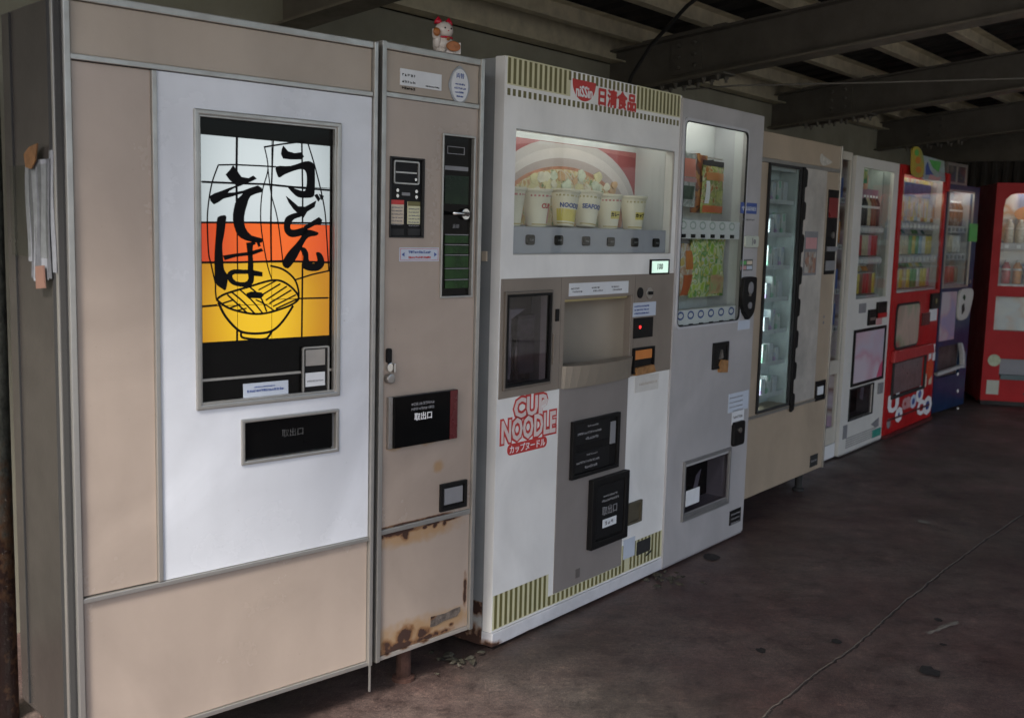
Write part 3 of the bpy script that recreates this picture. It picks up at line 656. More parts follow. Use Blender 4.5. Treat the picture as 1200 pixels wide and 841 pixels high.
for a, b in ((0, .015), (W2-.015, W2)): m.add('trim_strip', box(a, b, -.012, .022, BOT, TOP), 'alu', .002)
m.add('top_trim', box(.0155, W2-.0155, -.010, .05, TOP-.020, TOP-.001), 'alu', .003)
m.add('header_panel', box(xl, xr, -.002, .022, zr1+.008, TOP-.021), 'cream_hi', .002); trim_rail(m, xl, xr, zr1, .013, -.008)
hb = m.rc(452, 465, 530, 512); cr = m.rc(514, 567, 544, 592); bl = m.rc(456, 183, 495, 279); tl = m.rc(517, 156, 551.5, 348)
m.add('door', holed(xl, xr, zr2+.008, zr1-.0075, [(tl[0]+.004, tl[1]-.004, tl[2]+.004, tl[3]-.004), (bl[0]+.003, bl[1]-.003, bl[2]+.003, bl[3]-.003)], -.003, .022), crn)
trim_rail(m, xl, xr, zr2, .014, -.007); m.add('lower_panel', box(xl, xr, -.003, .022, BOT+.013, zr2-.008), crm, .002)
m.add('bottom_trim', box(xl, xr, -.006, .022, BOT, BOT+.012), mat('rusty_trim', (.42, .38, .34), .5, .5, rust=[(s[0], BOT+.02, .02, .012) for s in spots[:3]]), .001)
# header plates
x0, x1, z0, z1 = m.rc(468, 80, 516, 107)
pl = m.add('notice_plate', box(x0, x1, -.005, -.002, z0, z1), 'paper', .0008)
for k, n_ in ((0, 1), (1, 2), (2, 3)):
    zz_ = z1 - .016 - k*.017
    m.print_('print_line', dashes(x0+.006, x0+.052, zz_, .007, -.0051, k+4, .55 if k < 2 else .1), 'ink', pl)
m.print_('print_line', dashes(x1-.06, x1-.008, z0+.007, .004, -.0051, 9, .1), 'ink', pl)
bx, bz = m.L(537, 101)
o_ = []
for i in range(48):
    a = 2*math.pi*i/48; rr = 1 + .10*abs(math.cos(2*a))**6; o_.append((bx+.037*rr*math.cos(a), bz+.050*rr*math.sin(a)))
bd = m.add('round_badge', prism(o_, -.006, -.002), 'badge', .0008)
m.add('badge_face', prism(ell(bx, bz+.001, .032, .045, 32), -.0075, -.006), 'paper', parent=bd)
m.print_('lettering', text_geo('両替', .016, bx, bz+.026, -.0078), 'blueprint', bd)
m.print_('print_line', J(*[dashes(bx-.022+abs(k-1)*.004, bx+.022-abs(k-1)*.004, bz+.004-k*.011, .005, -.0076, 20+k, .2) for k in range(4)]), 'blueprint', bd)
# bill and coin unit
cu_ = m.add('bill_unit', box(bl[0]+.003, bl[1]-.003, .002, .020, bl[2]+.003, bl[3]-.003), 'black')
m.add('bill_unit_frame', frame(bl[0], bl[1], bl[2], bl[3], .004, -.007, .002), 'rubber', .001, parent=cu_)
x0, x1, z0, z1 = m.rc(461.5, 187.5, 491, 217)
m.add('bill_slot_rim', ring(rrect(x0, x1, z0, z1, .006), rrect(x0+.004, x1-.004, z0+.004, z1-.004, .003), -.002, .002), 'alu', parent=cu_)
m.add('bill_slot', J(box(x0+.008, x1-.008, 0, .002, (z0+z1)/2-.002, (z0+z1)/2+.002)), 'steel', parent=cu_); m.add('indicator', knob(x1-.012, z0+.014, .004, -.001, .002), 'chrome', parent=cu_)
for px, py in ((465, 223), (487, 224.5), (465, 229.5), (487, 231)):
    x, z = m.L(px, py); m.add('push_button', knob(x, z, .0048, -.004, .002), 'chrome', parent=cu_)
x, z = m.L(476, 227.5); m.add('push_button_plate', box(x-.014, x+.014, 0, .002, z-.004, z+.004), 'inkgrey', parent=cu_)
for (a, b, c, d, mm) in ((458, 234, 473, 263, 'cream_paper'), (478, 236, 492, 263, 'yellow')):
    x0, x1, z0, z1 = m.rc(a, b, c, d); q_ = m.add('instruction_card', box(x0, x1, 0, .002, z0, z1), mm, parent=cu_)
    m.print_('print_line', J(box(x0, x1, -.0004, 0, z1-.012, z1)), 'redprint' if a < 470 else 'olive', cu_)
    m.print_('print_line', J(*[dashes(x0+.003, x1-.003, z1-.02-.009*k, .004, -.0002, k+60, .2) for k in range(6)]), 'inkgrey', cu_)
    x0, x1, z0, z1 = m.rc(a, 268, d*0+c, 276); m.add('coin_slot', box(x0, x1, -.001, .002, z0, z1), 'rubber', parent=cu_)
# white sticker
x0, x1, z0, z1 = m.rc(467, 290, 513, 306)
s_ = m.add('sticker', box(x0, x1, -.0042, -.003, z0, z1), 'lilacpaper')
m.print_('print_frame', frame(x0+.003, x1-.003, z0+.003, z1-.003, .001, -.0046, -.0041), 'redprint', s_)
m.print_('print_line', J(dashes(x0+.032, x1-.032, z1-.012, .007, -.0046, 70, .15)), 'blueprint', s_); m.print_('print_line', dashes(x0+.032, x1-.032, z0+.011, .006, -.0046, 71, .15), 'redprint', s_)
m.print_('arrow_print', J(prism([(x0+.008, (z0+z1)/2), (x0+.018, (z0+z1)/2+.006), (x0+.018, (z0+z1)/2-.006)], -.0046, -.004), prism([(x1-.008, (z0+z1)/2), (x1-.018, (z0+z1)/2+.006), (x1-.018, (z0+z1)/2-.006)], -.0046, -.004)), 'blueprint', s_)
# tall control window with green yard reflections painted on as plates
tw = m.add('control_window', box(tl[0]+.004, tl[1]-.004, .004, .018, tl[2]+.004, tl[3]-.004), 'blackglass')
m.add('control_window_frame', frame(tl[0], tl[1], tl[2], tl[3], .006, -.009, .004), 'alu', .0015, parent=tw)
x0, z1 = m.L(521, 205, .004); x1, z0 = m.L(548, 240, .004)
m.add('green_reflection_plate', box(x0, x1, .0015, .0038, z0, z1), mat('deep_green_reflection', (.008, .022, .008), .25, var=.8, scale=14, spec=.2), parent=tw)
ys = [276, 288, 300, 316, 329, 340]
for i, yy_ in enumerate(ys[:-1]):
    x0, z1 = m.L(521, yy_, .004); x1, z0 = m.L(548, ys[i+1]-2, .004)
    m.add('green_reflection_plate', box(x0, x1, .0015, .0038, z0+.002, z1), 'darkgreen', parent=tw)
    m.add('divider_line', box(x0, x1, .0005, .0038, z1+.0015, z1+.004), 'inkgrey', parent=tw)
x0, z1 = m.L(524, 171, .004); x1, z0 = m.L(544, 182, .004); m.add('display_rim', frame(x0, x1, z0, z1, .002, .002, .004), 'inkgrey', parent=tw)
x0, z1 = m.L(521, 194, .004); x1, z0 = m.L(548, 201, .004); m.add('divider_line', box(x0, x1, .002, .004, z0, z1), 'inkgrey', parent=tw)
kx, kz = m.L(543.5, 251, .004); m.add('lock_rosette', knob(kx, kz, .016, -.006, .004), 'chrome', .001, parent=tw)
ax_, az_ = m.L(525, 249.5, .004); m.add('lever_handle', tube([(kx, -.014, kz), ((kx+ax_)/2, -.018, (kz+az_)/2), (ax_, -.016, az_)], [.007, .0045, .006], 8), 'chrome', smooth=True, parent=tw)
m.print_('lettering', text_geo('返却', .013, (kx+ax_)/2, kz-.036, .0035), 'inkgrey', tw)
# lock and key tag, knob
x, z = m.L(453.5, 418); m.add('lock_tag', J(prism(rrect(x-.008, x+.008, z-.016, z+.024, .006), -.012, -.003)), 'black', .001)
x, z = m.L(454.5, 430); m.add('door_lock', J(knob(x, z, .013, -.014, -.003), box(x-.003, x+.003, -.030, -.014, z-.012, z+.012)), 'chrome', .0008)
x, z = m.L(453, 443); m.add('door_knob', J(knob(x, z, .014, -.022, -.003)), 'steel', .004)
# retrieval box
x0, x1, z0, z1 = hb
rb = m.add('retrieval_box', box(x0+.016, x1, -.020, -.003, z0, z1), 'blackglass', .002)
m.add('hinge', J(box(x0, x0+.015, -.014, -.003, z0, z1), *[knob(x0+.008, z0+(z1-z0)*t, .004, -.016, -.014) for t in (.12, .3, .7, .88)]), 'steel', .001, parent=rb)
m.add('end_strip', box(x1-.030, x1-.001, -.0212, -.020, z0+.001, z1-.001), mat('dark_red_strip', (.10, .012, .014), .25), parent=rb)
cxx = (x0+x1)/2 - .006
m.print_('lettering', fat(text_geo('取出口', .023, cxx, z1-.064, -.0206), .0005), 'whiteprint', rb)
m.print_('print_line', J(dashes(cxx-.045, cxx+.045, z1-.026, .008, -.0202, 80, .1), dashes(cxx-.045, cxx+.040, z1-.040, .008, -.0202, 81, .1)), 'inkgrey', rb)
# coin return
x0, x1, z0, z1 = cr
cr_ = m.add('coin_return', J(frame(x0, x1, z0, z1, .011, -.012, -.003), box(x0+.010, x1-.010, -.005, -.0029, z0+.01, z1-.01)), 'black', .0015)
m.add('coin_flap', box(x0+.016, x1-.016, -.009, -.005, z0+.018, z1-.016), 'inkgrey', .001, parent=cr_)
# torn maker's plate
pts = [m.L(*p) for p in ((504, 722), (512, 720), (520, 718), (530, 713), (538, 710), (538, 715), (534, 721), (526, 724), (518, 727), (510, 732), (503, 734))]
m.add('torn_nameplate', prism(pts, -.005, -.003), mat('corroded_plate', (.16, .13, .11), .7, .3, var=.6, scale=60, bump=.2, rust=[(pts[0][0], pts[0][1], .02, .01)]))
for x, y in ((.16, .055), (.30, .40), (.05, .40)):
    m.add('leg', lathe([(.034, 0), (.034, .010), (.022, .014), (.022, BOT+.012)], 12, x, y, 0), 'rustpaint')
# lucky cat on top
q = m.W(.20, .06, TOP-.001)
xx, zz_ = m.L(519, 61, .04); q = m.W(xx, .04, TOP-.001)
ct = thing('lucky_cat', 'small white lucky cat with red ears and gold plate, on top of the money changer', 'figurine', q, m.root.rotation_euler.z + R(-12))
whc = mat('glazed_ceramic', (.56, .50, .45), .25, var=.1); rdc = mat('red_glaze', (.42, .01, .03), .25); gld = mat('gold_brown_glaze', (.34, .11, .02), .35, var=.4, scale=60)
g = J(ball(0, 0, .030, .031, .026, .032), ball(0, -.004, .068, .027, .024, .024), ball(-.026, -.010, .038, .012, .012, .022), ball(-.018, -.018, .010, .014, .016, .010), ball(.018, -.018, .010, .014, .016, .010))
body = obj('body', g, whc, ct, smooth=True)
for sx in (-1, 1):
    e_ = obj('ear', lathe([(.012, 0), (.010, .010), (.002, .020)], 10, sx*.017, 0, .084), rdc, ct, smooth=True)
    obj('eye', ball(sx*.010, -.027, .071, .0028, .0015, .0025, 8, 5), 'ink', ct)
obj('nose', ball(0, -.029, .064, .0022, .0018, .0016, 8, 5), rdc, ct)
obj('collar', tube([(.024*math.cos(a), -.004+.021*math.sin(a), .047) for a in [2*math.pi*i/16 for i in range(17)]], .003, 6), rdc, ct, smooth=True)
obj('bell', ball(0, -.028, .042, .005, .005, .005, 8, 6), gld, ct, smooth=True)
obj('raised_paw', tube([(-.028, -.010, .038), (-.034, -.014, .052), (-.034, -.016, .066)], [.009, .009, .010], 10), whc, ct, smooth=True); obj('paw_coin', ball(-.034, -.022, .058, .012, .005, .012, 12, 7), gld, ct, smooth=True)
obj('gold_plate', prism(ell(.012, .022, .022, .014, 20), -.040, -.032), gld, ct, .002); obj('cloth', prism([(-.012, .002), (.040, .004), (.040, .036), (.028, .034), (-.004, .012)], -.031, -.028), whc, ct, .001)

# ================================================================== 3 cup noodle machine
m = Mach('cup_noodle_machine', 'tall white cup noodle vending machine with olive stripes and a food picture window', 'vending machine', (-.043, 3.244), 37.8, 1.062, 1.832)
W3 = 1.064; TOP = 1.832; D = .70
side3 = mat('worn_grey_side', (.30, .31, .31), .38, var=.14, scale=4)
sf = mat('rust_edge', (.42, .42, .42), .5, rust=[(0, .06, .5, .07)])
m.add('base_flashing', box(-.0015, .0018, .04, .62, .01, .15), mat('rusted_side_foot', (.40, .40, .39), .5, var=.2, rust=[(0, .02, 1, .05), (0, .13, 1, .025)]), .0005)
wx0, wx1, wz0, wz1 = m.rc(605, 151, 785, 297); bz0 = m.rc(588, 327, 788, 432); nz0 = m.rc(661, 350, 737, 428); vw = m.rc(590, 342, 643, 449)
m.add('cabinet', holed(.002, W3-.002, .012, TOP-.003, [(wx0-.006, wx1+.006, wz0-.006, wz1+.07)] + [(a-.006, b+.006, c-.006, d+.006) for a, b, c, d in (nz0, vw)], .036, D), side3)
m.add('cabinet_back', box(.002, W3-.002, D+.001, D+.02, .012, TOP-.003), side3)
bot = m.L(575, 742)[1]
zbase = bot
m.add('front', holed(0, W3, zbase, TOP, [(wx0, wx1, wz0, wz1), (nz0[0], nz0[1], nz0[2], nz0[3]), (vw[0]+.006, vw[1]-.006, vw[2]+.006, vw[3]-.006)], 0, .036), 'offwhite')
m.add('base_panel', box(.001, W3-.001, -.004, .05, .012, zbase-.002), mat('scuffed_base', (.62, .62, .64), .4, var=.15, scale=7, rust=[(0, .012, .05, .018), (.2, .008, .1, .006)]), .003)
# header stripes
pitch = (W3-.02)/40
zh = [m.L(604, 69)[1], m.L(604, 99)[1], m.L(604, 105)[1], m.L(604, 113)[1]]
l0, l1 = m.L(668.5, 100)[0], m.L(745.5, 120)[0]
for q_ in (box(.012, l0, -.0006, .0002, zh[1]-.004, zh[0]+.004), box(l1, W3-.010, -.0006, .0002, zh[1]-.004, zh[0]+.004)): m.print_('stripe_background', q_, 'yellow')
g = []; g2 = []
for i in range(40):
    x = .014+i*pitch
    if x+pitch*.5 < l0 or x > l1-.004: g.append(box(x, x+pitch*.50, -.0012, 0, zh[1], zh[0]))
    else: g.append(box(x, x+pitch*.50, -.0012, 0, zh[0]-.028, zh[0]))
    g2.append(box(x, x+pitch*.50, -.0012, 0, zh[3], zh[2]))
m.print_('stripe_print', J(*g), 'olive'); m.print_('stripe_print', J(*g2), 'olive')
# bottom stripes
z_a = m.L(579, 698)[1]; z_b = zbase+.010; z_c = m.L(645, 697)[1]; zr_ = m.L(750, 631)[1]; bx0 = m.L(642, 700)[0]; bx1 = m.L(726, 660)[0]
for q_ in (box(.004, bx0-.001, -.0006, .0002, z_b-.003, z_a), box(bx0, bx1-.001, -.0026, -.002, z_b-.003, z_c), box(bx1, W3-.006, -.0006, .0002, z_b-.003, zr_)): m.print_('stripe_background', q_, 'yellow')
g = []
for i in range(40):
    x = .012+i*pitch; t_ = z_a if x+pitch*.5 < bx0 else (z_c if x < bx1-.008 else zr_)
    if x+pitch*.5 >= bx0 and x < bx1-.008: g.append(box(x, x+pitch*.5, -.0032, -.002, z_b, z_c-.001))
    elif i != 30: g.append(box(x, x+pitch*.50, -.0012, 0, z_b, t_))
m.print_('stripe_print', J(*g), 'olive')
# emblem and name
ex0 = m.L(671, 91); ex1 = m.L(698, 99); eb = m.L(684, 119)
ecx = (ex0[0]+ex1[0])/2; er = (ex1[0]-ex0[0])/2; ez = (ex0[1]+ex1[1])/2
em = m.print_('emblem', prism([(ecx-er, ez), (ecx+er, ez)] + [(ecx+er*math.cos(R(-a))*(1 if abs(math.cos(R(a))) > 0 else 1), ez-(ez-eb[1])*math.sin(R(a))**.9) for a in range(8, 173, 8)], -.0016, -.0002), 'redprint')
m.print_('lettering', fat(fit('niSSin', ecx-er*.70, ecx+er*.70, ez-.052, ez-.018, -.0020), .0014), 'whiteprint', em)
a0 = m.L(702, 101); a1 = m.L(744.5, 130)
m.print_('lettering', fat(fit('日清食品', a0[0], a1[0], a1[1]-.004, a0[1]-.004, -.0012), .0026), 'redprint')
# display window: lining, printed picture of a cup of noodles, shelf, cups
dd = .17
lin = m.add('display_box', J(box(wx0, wx1, dd, dd+.004, wz0, wz1+.06), box(wx0-.004, wx0, .037, dd, wz0, wz1+.06), box(wx1, wx1+.004, .037, dd, wz0, wz1+.06), box(wx0, wx1, .037, dd, wz1+.061, wz1+.065), box(wx0, wx1, .037, dd, wz0-.004, wz0)), 'inner')
def D3(px, py): return m.L(px, py, dd)
px1 = D3(745, 230)[0]; zsh = D3(700, 263)[1]-.01
px0 = wx0+.002
po = m.add('picture_panel', box(px0, px1, dd-.004, dd-.0005, zsh, wz1-.002), mat('maroon_print', (.30, .050, .055), .5, var=.15, scale=4))
def clipx(p): return [(min(max(x, px0+.001), px1-.001), min(max(z, zsh+.001), wz1-.004)) for x, z in p]
def E3(pc, rx, rz, mm, k, n='picture_shape'):
    x, z = D3(*pc); m.print_(n, prism(clipx(ell(x, z, rx, rz, 48)), dd-.004-k*.0008, dd-.0038), mm, po)
m.print_('picture_shape', prism(clipx([D3(590, 170), D3(640, 160), D3(747, 186), D3(747, 178), D3(600, 150)]), dd-.0046, dd-.0038), mat('pink_sheen_print', (.42, .13, .13), .5, var=.2), po)
E3((664, 246), .455, .245, mat('cup_rim_print', (.50, .46, .45), .5, var=.10), 1)
E3((664, 249), .425, .222, mat('cup_inner_print', (.60, .55, .53), .5, var=.10), 2)
E3((662, 252), .395, .196, mat('cup_wall_print', (.42, .35, .33), .5, var=.15), 3)
E3((660, 255), .375, .176, mat('broth_print', (.48, .20, .11), .5, var=.5, scale=18), 4)
E3((659, 254), .345, .163, voro_mat('noodle_print', [(.46, .22, .10), (.60, .50, .28), (.62, .56, .42), (.55, .42, .14), (.48, .26, .14), (.56, .54, .36), (.22, .28, .12)], 55, .5, smooth=True), 5)
rnd = random.Random(5)
for i in range(46):
    a_ = rnd.random(); x, z = D3(614+a_*104, 201+rnd.random()*27+abs(a_-.45)*18); r_ = rnd.uniform(.014, .032)
    p = [(x+r_*(.7+.5*rnd.random())*math.cos(a), z+r_*(.5+.4*rnd.random())*math.sin(a)) for a in [2*math.pi*k/9 for k in range(9)]]
    m.print_('picture_shape', prism(clipx(p), dd-.0080-.00012*i, dd-.0078), [mat('egg_print', (.66, .60, .34), .5, var=.2, scale=30), mat('cabbage_print', (.58, .62, .48), .5, var=.3, scale=30), mat('shrimp_print', (.60, .38, .20), .5, var=.3, scale=30), mat('noodle_light_print', (.70, .66, .52), .5, var=.2, scale=30)][i % 4], po)
for i in range(5):
    x, z = D3(655+i*5, 205+i*2)
    m.print_('picture_shape', stroke(arc([(x, z-.03), (x-.01+.01*i, z+.015), (x+.03, z+.0), (x+.07, z-.03)], sub=4), .005, dd-.0122, dd-.012), 'cream_paper', po)
display_lamp(m, lin, wx0, wx1, .062, wz1-.004, 2.5)
# front ledge with buttons
lz = m.L(700, 268, .02)[1]
lg = m.add('button_ledge', prism([(0, 0)]*0 + [(wx0+.001, wz0+.001), (wx1-.001, wz0+.001), (wx1-.001, lz), (wx0+.001, lz)], .020, .14), mat('lilac_ledge', (.42, .42, .47), .4, var=.05), .002)
for i, (px, py) in enumerate(((620.5, 281), (654, 281.5), (686, 282.5), (715, 283.3), (743, 284), (768, 284.5))):
    x, z = m.L(px, py, .018); bb = m.add('selection_button', prism(rrect(x-.019, x+.019, z-.016, z+.016, .008), .010, .020), 'black', .001, parent=lg)
    m.print_('print_line', dashes(x-.010, x+.010, z, .007, .0098, 30+i, .1), 'inkgrey', bb)
m.add('window_glass', box(wx0+.001, wx1-.001, .004, .007, wz0+.001, wz1-.001), 'glass')
m.add('window_frame', J(box(wx1-.004, wx1+.001, -.002, .004, wz0, wz1), box(wx0, wx1-.005, -.002, .004, wz1-.003, wz1+.001), box(wx0, wx1-.005, -.002, .004, wz0-.001, wz0+.002)), 'alu')
# cups standing on the ledge
cupw = mat('cup_paper', (.78, .73, .58), .5, var=.05); cupy = mat('cup_yellow', (.72, .60, .14), .5)
cup_l = [((597, 266), 'white cup standing at the left end of the food window', 'redprint', None, 0), ((628, 266), 'white cup with red letters, second from the left in the food window', 'redprint', None, 0),
         ((660, 268), 'tilted cup with yellow band and blue letters in the food window', 'blueprint', 'cupy', 5), ((686, 267), 'tilted cup with large blue letters, middle of the food window', 'blueprint', None, 6),
         ((712, 268), 'cup with small yellow label, second from the right in the food window', 'ink', 'cupys', 0), ((741, 269), 'cup with yellow label, rightmost in the food window', 'ink', 'cupys', 0)]
txts = ['', 'CUP', 'NOODLE', 'SEAFOOD', 'カレー', 'カップ']
CPI = mat('cup_pink', (.62, .24, .22), .5)
for i, (pp_, lb, tm, band, tilt) in enumerate(cup_l):
    yc = .070; x, _ = m.L(pp_[0], pp_[1], yc); rr = .050
    base = m.W(x, yc, lz+.0008 + (.004 if tilt else 0))
    c_ = thing('noodle_cup', lb, 'cup', base, m.root.rotation_euler.z, 'cups standing in the food window'); c_.rotation_euler = (R(-4) if tilt else 0, R(tilt), m.root.rotation_euler.z + R((-30, -6, -24, -20, -14, -16)[i]))
    H = .120
    cb = obj('cup_body', lathe([(.033, 0), (.034, .004), (rr-.0015, H-.006)], 24), [cupw], c_, smooth=False)
    cb.data.polygons.foreach_set('use_smooth', [True]*len(cb.data.polygons))
    obj('cup_rim', lathe([(rr, H-.008), (rr+.002, H-.005), (rr+.002, H), (rr-.002, H+.001)], 24), cupw, c_)
    def onc(g, off=.0006):
        v = []
        for x_, y_, z_ in g[0]:
            r_ = .0335+(rr-.0345)*z_/H + off + max(0, -y_); a = x_/.040; v.append((r_*math.sin(a), -r_*math.cos(a), z_))
        return v, g[1]
    def patch(x0, x1, z0, z1, off):
        n = 8; v = []; f = []
        for k in range(n+1):
            xx = x0+(x1-x0)*k/n
            for z_ in (z0, z1): v.append((xx, 0, z_))
        f = [(2*k, 2*k+2, 2*k+3, 2*k+1) for k in range(n)]
        return onc((v, f), off)
    if band == 'cupy': obj('colour_band', patch(-.05, .05, .015, .055, .0005), cupy, c_)
    if band == 'cupys': obj('colour_band', patch(-.020, .030, .035, .062, .0005), cupy, c_)
    if i == 1: obj('colour_band', patch(.012, .034, .012, .062, .0005), CPI, c_)
    obj('colour_band', patch(-.05, .05, .006, .010, .0004), mat('gold_band', (.50, .40, .14), .4), c_); obj('colour_band', patch(-.05, .05, H-.024, H-.018, .0004), CPI if i in (0, 1, 4) else mat('cup_stripe', (.55, .48, .25), .5), c_)
    if txts[i]: obj('lettering', onc(text_geo(txts[i], .021 if i < 4 else .016, 0, .066 if i in (1, 2, 3) else .049, 0, bold=.0009, sx=.85), .0012), tm, c_)
# taupe panel
bp_ = m.add('taupe_panel', holed(.006, W3-.006, bz0[2], bz0[3], [nz0, (vw[0]+.006, vw[1]-.006, vw[2]+.006, vw[3]-.006)], -.003, -.0001), 'brown')
cx0, cx1 = m.L(652, 560)[0], m.L(731, 560)[0]
m.add('taupe_column', box(cx0, cx1, -.0026, -.0001, z_c+.001, bz0[2]-.001), mat('taupe_column', (.24, .215, .20), .42, var=.06, scale=4))
m.add('panel_seam', box(m.L(655, 400)[0]-.001, m.L(655, 400)[0]+.001, -.0036, -.003, bz0[2], bz0[3]), 'brown_dk'); m.add('panel_seam', box(m.L(741, 400)[0]-.001, m.L(741, 400)[0]+.001, -.0036, -.003, bz0[2], bz0[3]), 'brown_dk')
# left viewing window with hot water cabinet behind smoked pane
vwn = m.add('viewing_window', J(box(vw[0]+.006, vw[1]-.006, .075, .080, vw[2]+.006, vw[3]-.006)), mat('dark_mauve', (.055, .048, .056), .5))
m.add('window_frame', frame(*vw, .010, -.010, .004), 'brown_dk', .003, parent=vwn); m.add('window_frame', frame(vw[0]+.009, vw[1]-.009, vw[2]+.009, vw[3]-.009, .008, -.012, .004), 'black', .001, parent=vwn)
m.add('smoked_pane', box(vw[0]+.014, vw[1]-.014, -.006, -.003, vw[2]+.014, vw[3]-.014), 'smoked', parent=vwn)
cxw = (vw[0]+vw[1])/2; wv = vw[1]-vw[0]
bx_, by_ = vw[0]+.055, vw[3]-.06
m.add('inner_bracket', J(box(bx_, bx_+.028, .030, .070, by_-.22, by_-.03), prism([(bx_, by_-.03), (bx_+.028, by_-.03), (bx_+.10, by_), (bx_, by_)], .030, .070), box(bx_-.004, bx_+.030, .030, .070, vw[2]+.04, vw[2]+.17)), 'paper', .003, parent=vwn)
m.add('inner_mechanism', J(box(bx_+.075, vw[1]-.035, .035, .074, by_-.21, by_-.02)), mat('grey_mechanism', (.14, .12, .135), .5, var=.5, scale=20), .004, parent=vwn)
m.add('inner_plate', J(box(bx_+.06, bx_+.15, .030, .060, vw[2]+.15, vw[2]+.215)), mat('grey_metal', (.30, .28, .29), .4, .5, var=.4, scale=30), .004, parent=vwn)
m.add('inner_pipe', J(tube([(bx_+.08, .05, vw[2]+.02), (bx_+.08, .05, vw[2]+.16)], .008), tube([(bx_+.12, .05, vw[2]+.02), (bx_+.12, .05, vw[2]+.16)], .006)), 'steel', smooth=True, parent=vwn)
x, z = m.L(651.5, 369); m.add('small_latch', box(x-.009, x+.009, -.008, -.003, z-.020, z+.020), 'black', .0015)
m.add('pull_handle', box(x-.02, x-.014, -.009, -.003, z-.16, z-.06), 'brown', .001)
# dispensing niche
nx0, nx1, nzz0, nzz1 = nz0
nic = m.add('niche', J(box(nx0+.0005, nx0+.004, .0, .20, nzz0, nzz1), box(nx1-.004, nx1-.0005, .0, .20, nzz0, nzz1), box(nx0+.004, nx1-.004, .0, .20, nzz1-.004, nzz1-.0005), box(nx0-.004, nx1+.004, .201, .204, nzz0, nzz1), box(nx0+.004, nx1-.004, .0, .20, nzz0+.0005, nzz0+.004)), 'brown')
# curved back of the niche
n = 14; v = []; 
for k in range(n+1):
    a = math.pi*k/n; xx = (nx0+nx1)/2 - (nx1-nx0)/2*.985*math.cos(a); yy = .02+.165*math.sin(a)
    v += [(xx, yy, nzz0), (xx, yy, nzz1)]
m.add('niche_back', (v, [(2*k, 2*k+2, 2*k+3, 2*k+1) for k in range(n)]), mat('niche_taupe', (.25, .215, .17), .42, 0, var=.08), smooth=True, parent=nic)
lip = m.L(695, 446)[1]; out_ = []
n = 12; v = []
for k in range(n+1):
    a = math.pi*k/n; xx = (nx0+nx1)/2 - (nx1-nx0)/2*1.02*math.cos(a); yy = -.004-.050*math.sin(a)
    v += [(xx, yy, nzz0+.034), (xx, yy*.55, lip-.008), (xx, .01, nzz0+.034)]
f = []
for k in range(n): f += [(3*k, 3*k+3, 3*k+4, 3*k+1), (3*k, 3*k+2, 3*k+5, 3*k+3)]
f.append(tuple(3*k+1 for k in range(n+1)))
m.add('niche_tray', (v, f), mat('niche_taupe', 0), parent=nic)
m.add('niche_light', box(nx0+.01, nx1-.01, .012, .024, nzz1-.012, nzz1-.004), mat('brass_trim', (.45, .38, .18), .3, .6), parent=nic)
x0, x1, z0, z1 = m.rc(666, 332, 735, 343)
s_ = m.add('instruction_strip', box(x0, x1, -.0045, -.003, z0, z1), 'paper'); 
for i in range(3):
    xa = x0+.01+i*(x1-x0)/3
    m.print_('print_line', J(dashes(xa, xa+.05, z1-.018, .006, -.0047, 90+i, .3), dashes(xa+.01, xa+.07, z0+.014, .006, -.0047, 95+i, .2)), 'inkgrey', s_)
# lit sold-out sign
x0, x1, z0, z1 = m.rc(761, 304, 782, 321)
ls = m.add('indicator_sign', frame(x0, x1, z0, z1, .006, -.009, -.0005), 'black', .001); m.add('lit_face', box(x0+.006, x1-.006, -.006, -.0005, z0+.006, z1-.006), 'led', parent=ls)
m.print_('lettering', text_geo('100', .030, (x0+x1)/2, (z0+z1)/2, -.0063, bold=.0004), 'ink', ls)
# coin column
x, z = m.L(749, 343); m.add('coin_inlet', J(knob(x, z, .020, -.007, -.003)), 'black', .001); x, z = m.L(760, 343.5); m.add('coin_inlet', knob(x, z, .022, -.006, -.003, 18), 'steel', .001)
m.add('return_lever', box(x-.012, x+.012, -.014, -.006, z-.005, z+.007), 'black', .001)
x0, x1, z0, z1 = m.rc(741, 355, 767, 369); s_ = m.add('sticker', box(x0, x1, -.0045, -.003, z0, z1), 'lilacpaper')
m.print_('print_line', J(*[dashes(x0+.008, x1-.01, z1-.013-.013*k, .006, -.0047, 40+k, .15) for k in range(3)]), 'blueprint', s_)
x0, x1, z0, z1 = m.rc(741.5, 373, 763, 394); s_ = m.add('sold_out_display', box(x0, x1, -.007, -.003, z0, z1), 'black', .0015)
x, z = m.L(748, 383); m.add('red_lamp', knob(x, z, .006, -.009, -.007, 10), 'ledred', parent=s_)
x0, x1, z0, z1 = m.rc(740, 408, 763, 434); s_ = m.add('coin_return', J(frame(x0, x1, z0, z1, .007, -.014, -.003), box(x0, x1, -.0045, -.0031, z0, z1)), 'black', .001)
m.add('return_flap', box(x0+.012, x1-.014, -.009, -.0046, (z0+z1)/2+.004, z1-.010), 'orange', parent=s_); m.add('return_cup', prism([(x0+.01, z0-.006), (x1+.004, z0-.004), (x1-.012, z0+.026), (x0+.016, z0+.022)], -.020, -.0046), mat('rust_orange', (.34, .17, .06), .7, var=.4, scale=30), .002, parent=s_)
x0, x1, z0, z1 = m.rc(744, 442, 771, 455); s_ = m.add('faded_sticker', box(x0, x1, -.0012, 0, z0, z1), mat('faded_paper', (.60, .58, .54), .6, var=.1, scale=20)); m.print_('print_line', dashes(x0+.03, x1-.01, (z0+z1)/2, .010, -.0014, 44, .2), mat('faded_ink', (.48, .43, .38), .6), s_)
